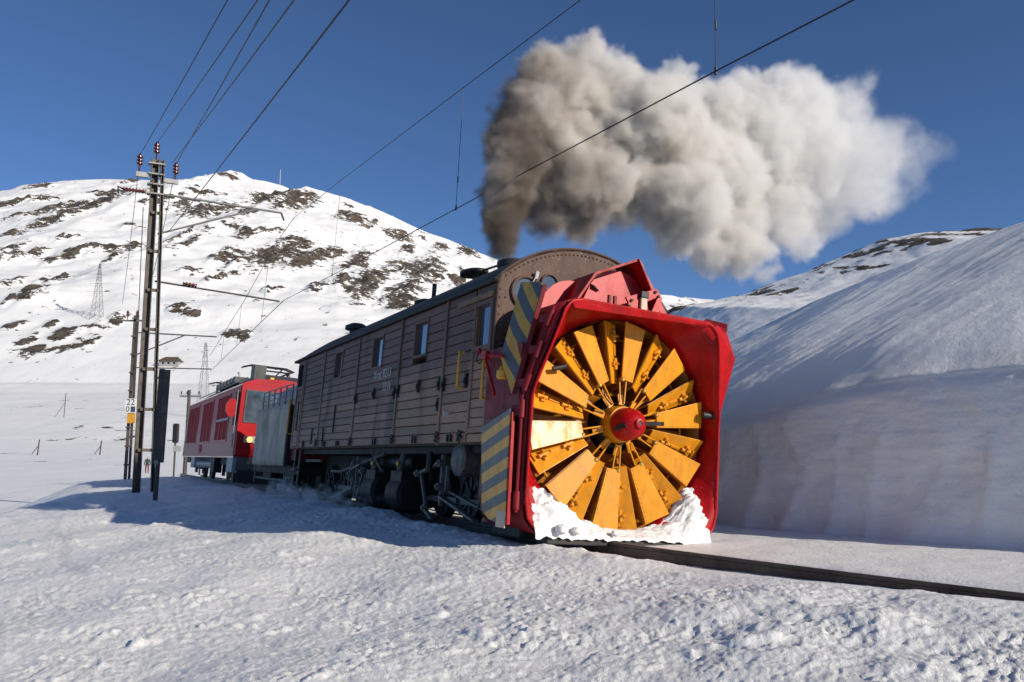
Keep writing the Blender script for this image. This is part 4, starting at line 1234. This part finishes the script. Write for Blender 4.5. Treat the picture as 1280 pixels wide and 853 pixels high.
def build_masts():
    base = T(19, 3.87, -.25)
    # main catenary mast; local frame follows the track, upright
    mt = train_matrix(0, 0, False)
    inv = np.array(mt.inverted())
    def L(p): return (inv @ np.append(p, 1))[:3]
    b0 = L(base); b0 = np.array([b0[0], b0[1], b0[2]])
    root = empty('catenary_mast', mat=train_matrix(b0[0], b0[1], False) @ Matrix.Translation((0, 0, b0[2])))
    tag(root, 'tall tapering two-channel steel catenary mast with red insulators beside the tender', 'mast')
    H = 10.15
    def leg(vb, vt, wd, th):
        m = MB()
        a = np.array([0, vb, 0]); b = np.array([0, vt, H])
        m.bar(a, b, th, wd, (0, 1, 0))
        m.bar(a + np.array([-.09, -wd / 2 + .012, 0]), b + np.array([-.09, -wd / 2 + .012, 0]), .18, .024, (0, 1, 0))
        m.bar(a + np.array([-.09, wd / 2 - .012, 0]), b + np.array([-.09, wd / 2 - .012, 0]), .18, .024, (0, 1, 0))
        return m
    leg(.10, .08, .22, .03).build('channel', M['mast'], root)
    leg(-.34, -.12, .10, .03).build('channel', M['mast'], root)
    for z in (1.2, 2.4, 3.6, 4.8, 6.0, 7.2, 8.4, 9.6):
        k = z / H
        MB().box((-.12, -.34 + .22 * k, z), (-.05, .12, z + .09)).build('batten_plate', M['mast'], root)
    for z in (9.0, 9.3, 9.62, 9.95): MB().box((-.21, -.20, z), (.04, .28, z + .05)).build('clamp', M['galv'], root, bevel=.006)
    # crossarms and insulators
    MB().box((-.16, .26, 9.50), (-.06, .62, 9.66)).build('crossarm', M['light_grey'], root, bevel=.01)
    MB().box((-.16, -.60, 9.42), (-.06, -.18, 9.56)).build('crossarm', M['light_grey'], root, bevel=.01)
    INS = [(0, .52, 9.9), (0, .06, 10.35), (0, -.52, 9.78)]
    tops = []
    for p in INS:
        insulator(p, 'insulator', root, s=.95)
        tops.append(O0 + U0 * (b0[0] + p[0]) + V0 * (b0[1] + p[1]) + Z0 * (b0[2] + p[2] + .34))
    # strain insulator on the valley side
    si = MB().lathe([(i * .045, .03 if i % 2 else .075) for i in range(15)], (0, .3, 9.08), (0, 1, .02), 12)
    si.build('strain_insulator', M['insulator'], root, smooth=True)
    MB().tube([(0, .93, 9.09), (0, 1.08, 9.15), (0, 1.06, 8.95)], .03, 6).build('strain_clamp', M['black'], root)
    def tw(a, b, r, nm, mat): return MB().tube([a, b], r, 8).build(nm, M[mat], root)
    def loc(u, v, w): return L(T(u, v, w)) - b0
    ta = loc(19, 4.0, 8.85); tb = loc(19.2, .75, 9.05); sa = loc(19, 4.0, 7.58); sb = loc(19.1, 1.6, 8.95)
    tw((0, -.1, ta[2]), tb, .035, 'cantilever_tube', 'galv')
    tw((0, -.1, sa[2]), sb, .03, 'cantilever_stay', 'galv')
    ra = loc(19, 4.0, 6.10); rb = loc(19.3, .45, 6.12)
    tw((0, -.1, ra[2]), rb, .028, 'registration_arm', 'mast_dark')
    tw(tb, tb + np.array([0, -.10, -.25]), .03, 'messenger_clamp', 'black')
    isx = MB().lathe([(i * .05, .03 if i % 2 else .065) for i in range(9)], np.array([0, -.9, ra[2] + .004]), rb - np.array([0, -.1, ra[2]]), 10)
    isx.build('arm_insulator', M['insulator'], root, smooth=True)
    tw((0, .35, 8.6), (0, .30, 5.2), .012, 'down_lead', 'wire')
    wires = []

    def wire(name, pts, r, label, cat='wire', group=None):
        o = MB().tube(pts, r, 6).build(name, M['wire'], None, smooth=True)
        tag(o, label, cat, group)
        return o

    def sagged(a, b, sag, n=24):
        a = np.array(a); b = np.array(b)
        t = np.linspace(0, 1, n)
        return [a + (b - a) * s - Z0 * 4 * sag * s * (1 - s) for s in t]
    # contact wire and its messenger
    cw = [T(*p) for p in ((-9.5, .3, 4.80), (-3.77, .3, 5.09), (-2.02, .3, 5.19), (.31, .3, 5.30), (4.02, .3, 5.48), (4.97, .3, 5.52), (12.25, .3, 5.84), (19.4, .3, 6.19))]
    c1 = wire('contact_wire', cw, .0085, 'dark overhead contact wire running above the plough in front of the smoke')
    ms = [T(*p) for p in ((-6.0, .3, 6.93), (1.02, .3, 7.55), (5.34, .3, 7.92), (13.81, .3, 8.62), (19.3, .3, 9.0))]
    m1 = wire('messenger_wire', ms, .0075, 'upper messenger wire carrying the contact wire over the plough')
    for u in (-1.95, 5.05, 13.4):
        wa = np.interp(u, [-9.5, -3.77, .31, 4.97, 12.25, 19.4], [4.80, 5.09, 5.30, 5.52, 5.84, 6.19])
        wb = np.interp(u, [-6, 1.02, 5.34, 13.81, 19.3], [6.93, 7.55, 7.92, 8.62, 9.0])
        d = MB().tube([T(u, .3, wa), T(u + .12, .3, wb)], .005, 5)
        d.tube([T(u, .3, wa - .03), T(u, .3, wa + .06)], .016, 6)
        d.tube([T(u + .02, .3, wa + .5), T(u + .03, .3, wa + .62)], .012, 6)
        d.build('dropper', M['wire'], c1)
    # second span beyond the mast
    c2 = wire('contact_wire', [T(19.4, .3, 6.19), T(27.2, .3, 5.72), T(36, .2, 5.30)], .012, 'contact wire sagging from the tall mast away over the red locomotive')
    wire('messenger_wire', [T(19.3, .3, 9.0)] + [T(u, .3, w) for u, w in ((22, 8.72), (27, 7.6), (36, 6.1))], .011, 'messenger wire descending from the tall mast beyond the red locomotive')
    for u, a, b in ((23, 5.97, 8.45), (28, 5.66, 7.4), (32, 5.5, 6.7)):
        MB().tube([T(u, .3, a), T(u, .3, b)], .008, 5).build('dropper', M['wire'], c2)
    # feeders from the mast head
    for a, (u, v, w), lb in ((tops[0], (6.15, 4.5, 8.74), 'thin feeder wire tied to the outermost insulator on the valley side'), (tops[1], (2.98, 4.4, 7.15), 'feeder wire tied to the highest insulator on the mast head'),
                             (tops[2], (2.55, 4.3, 6.96), 'first of two close feeder wires tied to the track-side insulator'), (tops[2] + U0 * .0 + V0 * .12, (1.25, 4.2, 6.33), 'thicker of two close feeder wires tied to the track-side insulator')):
        e = T(u, v, w); far = e + (e - a) * .45
        wire('feeder_wire', sagged(a, far, .05), .011, lb)
    e = T(-1.22, 4.1, 5.1); a = T(19, 4.05, 7.75)
    wire('stay_wire', sagged(a, e + (e - a) * .3, .03), .011, 'single wire rising from halfway up the tall mast over the plank roof')
    # rearward feeders
    e2 = np.array([-18.8, 42.0, 8.6])
    wire('feeder_wire', sagged(tops[0], e2 + V0 * .6, .4), .010, 'valley-side feeder wire hanging between the tall mast and the numbered mast')
    wire('feeder_wire', sagged(tops[2], e2 - V0 * .4, .5), .010, 'track-side feeder wire hanging between the tall mast and the numbered mast')

    # narrow dark board on a post
    g = T(14.5, 3.8, -.45)
    r2 = empty('marker_board', tuple(g))
    tag(r2, 'narrow tall dark board on a thin steel post beside the tall mast', 'board')
    x = np.array([1.0, 0, 0])
    r2.rotation_euler = (0, R(1.2), 0)
    MB().box((-.04, -.04, 0), (.05, .04, 1.25)).build('post', M['mast_dark'], r2)
    MB().box((-.13, -.03, 1.10), (-.0, .03, 3.46)).build('plank', M['mast_dark'], r2)
    MB().box((.004, -.032, 1.12), (.14, .032, 3.44)).build('plank', M['mast'], r2)
    for z in (1.4, 2.3, 3.2): MB().box((-.14, -.045, z), (.15, -.03, z + .06)).build('cleat', M['mast_dark'], r2)
    MB().lathe([(0, .06), (.08, .06)], (.0, -.03, 1.13), (0, -1, 0), 10).build('clamp', M['galv'], r2)

    # numbered mast further back
    b2 = np.array([-18.8, 42.0, -.15])
    r3 = empty('catenary_mast', tuple(b2))
    tag(r3, 'slim rusty catenary mast further back carrying a white number plate', 'mast')
    MB().bar((0, 0, 0), (.03, 0, 8.2), .10, .12).build('channel', M['mast'], r3)
    MB().bar((.19, 0, 0), (.16, 0, 8.2), .08, .10).build('channel', M['mast_dark'], r3)
    for z in np.arange(.8, 8.2, .9): MB().box((-.05, -.16, z), (.24, -.13, z + .08)).build('batten_plate', M['mast'], r3)
    for dx in (-.35, .12, .55): insulator((dx, 0, 8.15), 'insulator', r3, s=.8)
    MB().box((-.5, -.05, 7.9), (.7, .05, 7.98)).build('crossarm', M['galv'], r3)
    MB().tube([(.1, 0, 7.35), (4.2, -.2, 7.1)], .04, 6).build('cantilever_tube', M['galv'], r3)
    MB().tube([(.1, 0, 6.2), (2.6, -.1, 7.2)], .035, 6).build('cantilever_stay', M['galv'], r3)
    MB().tube([(.1, 0, 5.6), (4.0, -.2, 5.5)], .03, 6).build('registration_arm', M['mast_dark'], r3)
    sg = MB().box((-.12, -.22, 3.35), (.42, -.19, 4.05)).build('number_plate', M['white'], r3)
    rt = Matrix(((1, 0, 0, 0), (0, 0, -1, 0), (0, 1, 0, 0), (0, 0, 0, 1)))
    text_mesh('lettering', '22', .42, M['ink'], sg, Matrix.Translation((.15, -.224, 3.86)) @ rt)
    text_mesh('lettering', '0', .38, M['ink'], sg, Matrix.Translation((.02, -.224, 3.52)) @ rt)
    MB().box((.17, -.226, 3.39), (.39, -.221, 3.66)).build('number_panel', M['glass'], sg)
    MB().box((.02, -.22, 2.85), (.40, -.19, 3.32)).build('yellow_plate', M['plate_yellow'], r3)

    # small mast behind the locomotive
    for X, Y, lb in ((-22.75, 60.0, 'distant wooden pole top with crossarm just behind the red locomotive'),):
        z = float(far_z(np.array(X), np.array(Y)))
        r = empty('wooden_pole', (X, Y, z))
        tag(r, lb, 'pole')
        MB().tube([(0, 0, 0), (.05, 0, 5.7 - z)], [.16, .11], 8).build('pole', M['mast_dark'], r)
        MB().box((-.6, -.05, 5.2 - z), (.9, .05, 5.32 - z)).build('crossarm', M['galv'], r)
        for dx in (-.5, -.1, .75): insulator((dx, 0, 5.4 - z), 'insulator', r, s=.6)

    # colour-light signal
    z = -.6
    s = empty('railway_signal', (-23.5, 60, z))
    tag(s, 'small dark colour-light signal on a thin post beyond the locomotive', 'signal')
    MB().tube([(0, 0, 0), (0, 0, 3.2)], .07, 8).build('post', M['mast_dark'], s)
    hd = MB().box((-.22, -.12, 2.6), (.22, .12, 3.95)).build('signal_head', M['black'], s, bevel=.1)
    for w in (2.85, 3.25, 3.65): MB().lathe([(0, .1), (.06, .1)], (0, -.12, w), (0, -1, 0), 12).build('lens', M['dark'], hd)
    MB().box((-.1, -.1, 2.0), (.42, .1, 2.4)).build('relay_box', M['light_grey'], s, bevel=.02)
    MB().box((-.55, -.03, 2.75), (.0, .03, 2.8)).build('bracket', M['black'], s)
    MB().box((-.25, -.2, -.3), (.35, .2, .25)).build('footing', M['light_grey'], s)


def build_person():
    me = bpy.data.meshes.new('person')
    V = [(0, 0, .95), (0, 0, 1.15), (0, .02, 1.40), (0, .0, 1.50), (0, -.02, 1.60), (0, -.02, 1.74),
         (-.10, 0, .90), (-.13, -.06, .50), (-.14, .10, .09), (-.14, -.06, .04),
         (.10, 0, .90), (.12, -.14, .50), (.12, -.10, .09), (.12, -.26, .04),
         (-.19, .02, 1.40), (-.27, .06, 1.12), (-.25, -.08, .90), (-.25, -.12, .82),
         (.19, .02, 1.40), (.27, .06, 1.12), (.25, -.06, .90), (.25, -.10, .82)]
    E_ = [(0, 1), (1, 2), (2, 3), (3, 4), (4, 5), (0, 6), (6, 7), (7, 8), (8, 9), (0, 10), (10, 11), (11, 12), (12, 13), (2, 14), (14, 15), (15, 16), (16, 17), (2, 18), (18, 19), (19, 20), (20, 21)]
    rad = [.15, .15, .16, .06, .09, .085, .10, .075, .055, .04, .10, .075, .055, .04, .075, .06, .05, .04, .075, .06, .05, .04]
    me.from_pydata(V, E_, [])
    o = bpy.data.objects.new('person', me)
    C.objects.link(o)
    sk = o.modifiers.new('skin', 'SKIN')
    for i, r in enumerate(rad): me.skin_vertices[0].data[i].radius = (r, r)
    me.skin_vertices[0].data[0].use_root = True
    o.modifiers.new('sub', 'SUBSURF').levels = 1
    me.materials.append(M['person'])
    o.location = (-38.05, 90, -.75)
    o.rotation_euler = (0, 0, R(20))
    tag(o, 'person in dark jacket and reddish trousers walking on the snow beyond the masts', 'person')


def build_distance():
    def lattice(name, X, Y, H, wb, arms, label, th):
        z = float(far_z(np.array(float(X)), np.array(float(Y))))
        r = empty(name, (X, Y, z - 1))
        tag(r, label, 'pylon')
        def corner(i, t):
            s = wb / 2 * (1 - .88 * t)
            return np.array([s * (1 if i in (0, 3) else -1), s * (1 if i in (0, 1) else -1), H * t])
        for i in range(4): MB().bar(corner(i, 0), corner(i, 1), th, th).build('leg', M['galv'], r)
        m = MB()
        n = 9
        for q in range(n):
            t0, t1 = 1 - (1 - q / n) ** 1.0, 1 - (1 - (q + 1) / n) ** 1.0
            for i in range(4):
                j = (i + 1) % 4
                m.bar(corner(i, t0), corner(j, t1), th * .6, th * .6); m.bar(corner(j, t0), corner(i, t1), th * .6, th * .6)
        m.build('bracing', M['galv'], r)
        for t, L_ in arms: MB().bar((-L_, 0, H * t), (L_, 0, H * t), th * .8, th * .8).build('crossarm', M['galv'], r)
        return r
    lattice('pylon', -304, 617, 42, 7, ((.50, 8.5), (.64, 7), (.80, 5)), 'tall grey lattice pylon with three crossarms on the snowy mountain foot', .20)
    lattice('pylon', -108.5, 300, 27, 4, ((.95, 3), (.75, 3.5)), 'slim lattice pylon rising just above the red locomotive', .085)
    lattice('pylon', 45.0, 330, 30, 3, ((.97, 3.5),), 'far lattice pylon top peeking up between roof and red spout', .09)
    z = float(far_z(np.array(-419.0), np.array(1490.0)))
    a = MB().tube([(0, 0, -3), (0, 0, 30)], .55, 5)
    for q in (12, 18, 24): a.tube([(-1.5, 0, q), (1.5, 0, q + 3)], .4, 4)
    o = a.build('radio_mast', M['galv'], None); o.location = (-419, 1490, z)
    tag(o, 'tiny radio mast standing on the snowy mountain ridge', 'mast')
    # chalet
    X, Y = -214.0, 532.0
    z = float(far_z(np.array(X), np.array(Y)))
    h = empty('chalet', (X, Y, z)); tag(h, 'small brown roofed stone hut half buried in the snow field', 'hut')
    MB().box((-6, -3, -2), (6, 3, 2.2)).build('wall', M['light_grey'], h)
    MB().add([(-7, -4, 2.0), (7, -4, 2.0), (7, 4, 2.0), (-7, 4, 2.0), (-3.5, 0, 5), (4.5, 0, 5)], [(0, 1, 5, 4), (1, 2, 5), (2, 3, 4, 5), (3, 0, 4), (3, 2, 1, 0)]).build('roof', M['lichen'], h)
    for x in (-3.5, 0, 3.5): MB().box((x - .6, -3.08, .2), (x + .6, -3.0, 1.5)).build('window', M['dark'], h)
    # marker poles in the snow field
    for (X, Y, H, lb) in ((-156, 298, 8.5, 'leaning wooden pole with stay standing alone in the snow field'), (-91.5, 166, 3.0, 'short snow marker post in the field left of its twin'), (-79.5, 166, 2.8, 'short snow marker post in the field nearest the numbered mast')):
        z = float(far_z(np.array(float(X)), np.array(float(Y))))
        r = empty('marker_pole', (X, Y, z)); tag(r, lb, 'pole')
        MB().tube([(0, 0, -.5), (.2, 0, H)], .12, 6).build('pole', M['mast_dark'], r)
        MB().tube([(-.36 * H, 0, .2), (.1, 0, H * .62)], .07, 5).build('stay', M['mast_dark'], r)


# ------------------------------------------------------------------ smoke and steam
PUFFS = [(-0.15,13.14,4.34,0.11),(-0.15,13.21,4.46,0.22),(-0.14,13.17,4.66,0.30),(-0.16,13.35,4.94,0.38),(-0.13,13.46,5.27,0.46),(-0.08,13.08,5.48,0.46),(0.03,13.11,5.85,0.52),(0.16,14.01,6.57,0.59),(0.33,13.53,6.8,0.6),(0.67,13.69,7.35,0.65),(1.16,14.64,8.14,0.58),(0.82,13.99,6.28,0.73),(1.36,14.61,7.4,0.78),(1.68,14.43,7.84,0.48),(0.67,13.94,5.42,0.57),(1.35,13.88,5.67,0.71),(0.66,13.78,4.93,0.29),(1.17,14.26,5.16,0.42),(1.85,14.56,6.78,0.83),(2.04,14.77,7.77,0.43),(2.07,14.71,5.87,0.66),(2.47,14.42,7.02,0.77),(3.09,15.18,8.3,0.22),(3.14,15.18,7.8,0.47),(3.05,14.92,6.61,0.88),(3.09,14.55,5.53,0.8),(3.86,15.77,7.57,0.79),(3.97,15.43,6.33,0.91),(4.12,15.55,5.37,0.7),(4.75,16.15,7.89,0.68),(5.03,16.13,7.06,0.97),(5.18,16.24,6.04,0.86),(5.44,16.02,8.25,0.48),(5.92,16.53,8.22,0.67),(6.03,16.3,7.04,0.89),(6.29,16.69,6.17,0.73),(7.0,16.98,8.24,0.66),(7.03,16.38,7.15,0.81),(7.06,16.38,6.32,0.63),(7.69,16.76,7.46,0.62),(8.27,17.44,7.1,0.57),(8.48,17.23,7.46,0.38),(3.73,15.24,4.91,0.48),(4.32,15.29,4.74,0.43),(4.69,15.58,4.49,0.22),(2.95,14.74,5.0,0.41),(5.47,15.82,5.28,0.45),(7.39,16.84,8.79,0.19),(8.92,17.43,7.59,0.24),(9.25,17.5,7.65,0.2),(7.74,17.04,6.28,0.36)]


def puff_cloud(pts, seed=1, n1=36, n2=8):
    rs = np.random.RandomState(seed)
    out = []
    for (x, y, z, r) in pts:
        out.append((x, y, z, r * .86))
        for i in range(n1):
            d = rs.normal(size=3); d /= np.linalg.norm(d)
            r1 = r * rs.uniform(.15, .36)
            c = np.array([x, y, z]) + d * (r - r1 * .5) * rs.uniform(.9, 1.06)
            out.append((*c, r1))
            for j in range(n2):
                d2 = rs.normal(size=3); d2 = d2 / np.linalg.norm(d2) + d * .8; d2 /= np.linalg.norm(d2)
                r2 = r1 * rs.uniform(.32, .5)
                out.append((*(c + d2 * (r1 - r2 * .4)), r2))
    return np.array(out)


def volume_object(name, pts, voxel, mat, label, cat):
    me = bpy.data.meshes.new(name)
    me.vertices.add(len(pts))
    me.vertices.foreach_set('co', pts[:, :3].astype(np.float32).reshape(-1))
    at = me.attributes.new('rad', 'FLOAT', 'POINT')
    at.data.foreach_set('value', pts[:, 3].astype(np.float32))
    me.update()
    me.materials.append(mat)
    o = bpy.data.objects.new(name, me)
    C.objects.link(o)
    ng = bpy.data.node_groups.new(name + '_nodes', 'GeometryNodeTree')
    ng.interface.new_socket('Geometry', in_out='INPUT', socket_type='NodeSocketGeometry')
    ng.interface.new_socket('Geometry', in_out='OUTPUT', socket_type='NodeSocketGeometry')
    n = ng.nodes
    gi = n.new('NodeGroupInput'); go = n.new('NodeGroupOutput')
    na = n.new('GeometryNodeInputNamedAttribute'); na.data_type = 'FLOAT'; na.inputs['Name'].default_value = 'rad'
    mp = n.new('GeometryNodeMeshToPoints'); pv = n.new('GeometryNodePointsToVolume'); sm = n.new('GeometryNodeSetMaterial')
    pv.resolution_mode = 'VOXEL_SIZE'
    pv.inputs['Voxel Size'].default_value = voxel
    pv.inputs['Density'].default_value = 1.0
    sm.inputs['Material'].default_value = mat
    lk = ng.links.new
    lk(gi.outputs[0], mp.inputs['Mesh']); lk(na.outputs['Attribute'], mp.inputs['Radius']); lk(mp.outputs[0], pv.inputs['Points'])
    lk(na.outputs['Attribute'], pv.inputs['Radius'])
    lk(pv.outputs[0], sm.inputs[0]); lk(sm.outputs[0], go.inputs[0])
    md = o.modifiers.new('puffs', 'NODES'); md.node_group = ng
    tag(o, label, cat, kind='stuff')
    return o


def fill_points(pts, step, seed=2):
    rs = np.random.RandomState(seed)
    out = []
    for (x, y, z, r) in pts:
        n = max(6, int(4.19 * r ** 3 / step ** 3))
        d = rs.normal(size=(n, 3)); d /= np.linalg.norm(d, axis=1)[:, None]
        out.append(np.array([x, y, z]) + d * (r * rs.rand(n, 1) ** (1 / 3)))
    return np.concatenate(out)


def cloud_object(name, pts, pad, voxel, reach, mat, label, cat):
    me = bpy.data.meshes.new(name)
    me.vertices.add(len(pts))
    me.vertices.foreach_set('co', pts.astype(np.float32).reshape(-1))
    me.update()
    me.materials.append(mat)
    o = bpy.data.objects.new(name, me)
    C.objects.link(o)
    ng = bpy.data.node_groups.new(name + '_nodes', 'GeometryNodeTree')
    ng.interface.new_socket('Geometry', in_out='INPUT', socket_type='NodeSocketGeometry')
    ng.interface.new_socket('Geometry', in_out='OUTPUT', socket_type='NodeSocketGeometry')
    n = ng.nodes; lk = ng.links.new
    gi = n.new('NodeGroupInput'); go = n.new('NodeGroupOutput')
    pos = n.new('GeometryNodeInputPosition').outputs[0]

    def vm(op, a, b=None, scale=None):
        q = n.new('ShaderNodeVectorMath'); q.operation = op
        lk(a, q.inputs[0])
        if b is not None:
            if hasattr(b, 'is_output'): lk(b, q.inputs[1])
            else: q.inputs[1].default_value = b
        if scale is not None: q.inputs['Scale'].default_value = scale
        return q.outputs[0]

    def noise(sc, det, rough, out):
        q = n.new('ShaderNodeTexNoise')
        lk(pos, q.inputs['Vector'])
        q.inputs['Scale'].default_value = sc; q.inputs['Detail'].default_value = det; q.inputs['Roughness'].default_value = rough
        return q.outputs[out]

    def mth(op, a, b):
        q = n.new('ShaderNodeMath'); q.operation = op
        for k, v in enumerate((a, b)):
            if hasattr(v, 'is_output'): lk(v, q.inputs[k])
            else: q.inputs[k].default_value = v
        return q.outputs[0]
    # swirl the sampling position, then measure the distance to the nearest bit of smoke
    w1 = vm('SCALE', vm('SUBTRACT', noise(.85, 3, .5, 1), (.5, .5, .5)), scale=reach * 4.8)
    w2 = vm('SCALE', vm('SUBTRACT', noise(3.4, 6, .68, 1), (.5, .5, .5)), scale=reach * 3.2)
    p = vm('ADD', vm('ADD', pos, w1), w2)
    pr = n.new('GeometryNodeProximity'); pr.target_element = 'POINTS'
    lk(gi.outputs[0], pr.inputs[0])
    for k in pr.inputs:
        if k.name in ('Sample Position', 'Source Position'): lk(p, k)
    dist = pr.outputs['Distance']
    edge = mth('ADD', reach * .55, mth('MULTIPLY', noise(7.5, 4, .65, 0), reach * 1.3))
    den = mth('DIVIDE', mth('SUBTRACT', edge, dist), reach * .75)
    cl = n.new('ShaderNodeClamp'); lk(den, cl.inputs[0])
    hole = n.new('ShaderNodeMapRange'); lk(noise(1.5, 4, .6, 0), hole.inputs[0])
    for k, v in ((1, .34), (2, .56), (3, .22), (4, 1.0)): hole.inputs[k].default_value = v
    dens = mth('MULTIPLY', cl.outputs[0], hole.outputs[0])
    lo = pts.min(0) - pad; hi = pts.max(0) + pad
    vcu = n.new('GeometryNodeVolumeCube')
    lk(dens, vcu.inputs['Density'])
    vcu.inputs['Min'].default_value = tuple(lo); vcu.inputs['Max'].default_value = tuple(hi)
    for k, nm in enumerate(('Resolution X', 'Resolution Y', 'Resolution Z')): vcu.inputs[nm].default_value = max(8, int((hi[k] - lo[k]) / voxel))
    sm = n.new('GeometryNodeSetMaterial'); sm.inputs['Material'].default_value = mat
    lk(vcu.outputs[0], sm.inputs[0]); lk(sm.outputs[0], go.inputs[0])
    md = o.modifiers.new('puffs', 'NODES'); md.node_group = ng
    tag(o, label, cat, kind='stuff')
    return o


def smoke_material():
    m = NT('coal_smoke')
    co = m.coords('World')
    at = m.n('ShaderNodeAttribute'); at.attribute_name = 'density'
    sx = m.sep(co)
    n1 = m.noise(co, 1.0, 3, .6)
    thin = m.ramp(m.math('DIVIDE', sx[0], 10.0), [(.0, 1.0), (.42, .62), (.64, .26), (.78, .09), (.95, .02)])
    dens = m.math('MULTIPLY', m.math('MULTIPLY', at.outputs['Fac'], thin), 11.0)
    # soot is thickest near the stack and on the windward edge
    s = m.math('ADD', m.math('ADD', m.math('MULTIPLY', sx[0], 1.0), m.math('MULTIPLY', m.math('SUBTRACT', sx[2], 4.2), .30)), m.math('MULTIPLY', m.math('SUBTRACT', n1, .5), 5.0))
    col = m.ramp(m.math('DIVIDE', m.math('ADD', s, .30), 8.0), [(.05, (.30, .25, .215)), (.20, (.66, .60, .55)), (.38, (.94, .915, .885)), (.75, (.985, .975, .965))])
    pv = m.n('ShaderNodeVolumePrincipled')
    m.l(col, pv.inputs['Color']); m.l(dens, pv.inputs['Density'])
    pv.inputs['Density Attribute'].default_value = ''
    pv.inputs['Anisotropy'].default_value = .1
    pv.inputs['Absorption Color'].default_value = (0, 0, 0, 1)
    m.l(pv.outputs[0], m.out.inputs['Volume'])
    return m.m


def steam_material():
    m = NT('drain_steam')
    at = m.n('ShaderNodeAttribute'); at.attribute_name = 'density'
    n1 = m.noise(m.coords('World'), 4, 5, .65, .5)
    d = m.math('MULTIPLY', m.math('MULTIPLY', at.outputs['Fac'], m.ramp(n1, [(.40, 0.0), (.68, 1.0)])), 4.5)
    pv = m.n('ShaderNodeVolumePrincipled')
    m.l(d, pv.inputs['Density']); pv.inputs['Color'].default_value = (.93, .94, .96, 1)
    pv.inputs['Density Attribute'].default_value = ''
    m.l(pv.outputs[0], m.out.inputs['Volume'])
    return m.m


def build_smoke():
    cloud_object('smoke_plume', fill_points([(x, y, z, max(r * .92 - .07, .04)) for x, y, z, r in PUFFS], .13), .5, .044, .17, smoke_material(), 'thick brown and white coal smoke billowing from the plough chimney', 'smoke')
    rs = np.random.RandomState(5)
    pts = []
    for (u0, v0, w0), (u1, v1, w1), n, r in (((6.3, 1.25, .35), (8.6, 1.5, .22), 9, .20), ((4.7, 1.25, .38), (6.0, 1.55, .18), 7, .12), ((8.6, 1.3, .25), (11.5, 1.5, .25), 10, .24)):
        for i in range(n):
            t = i / (n - 1)
            p = T(u0 + (u1 - u0) * t, v0 + (v1 - v0) * t, w0 + (w1 - w0) * t) + rs.normal(size=3) * .05
            pts.append((*p, r * (.5 + .6 * t)))
    volume_object('drain_steam', puff_cloud(pts, 9, 8, 3), .04, steam_material(), 'faint white steam drifting low from the cylinders under the plank body', 'steam')


build_far()
build_near()
build_wall()
build_track()
build_plough()
build_tender()
build_loco()
build_heap()
build_masts()
build_person()
build_distance()
build_smoke()
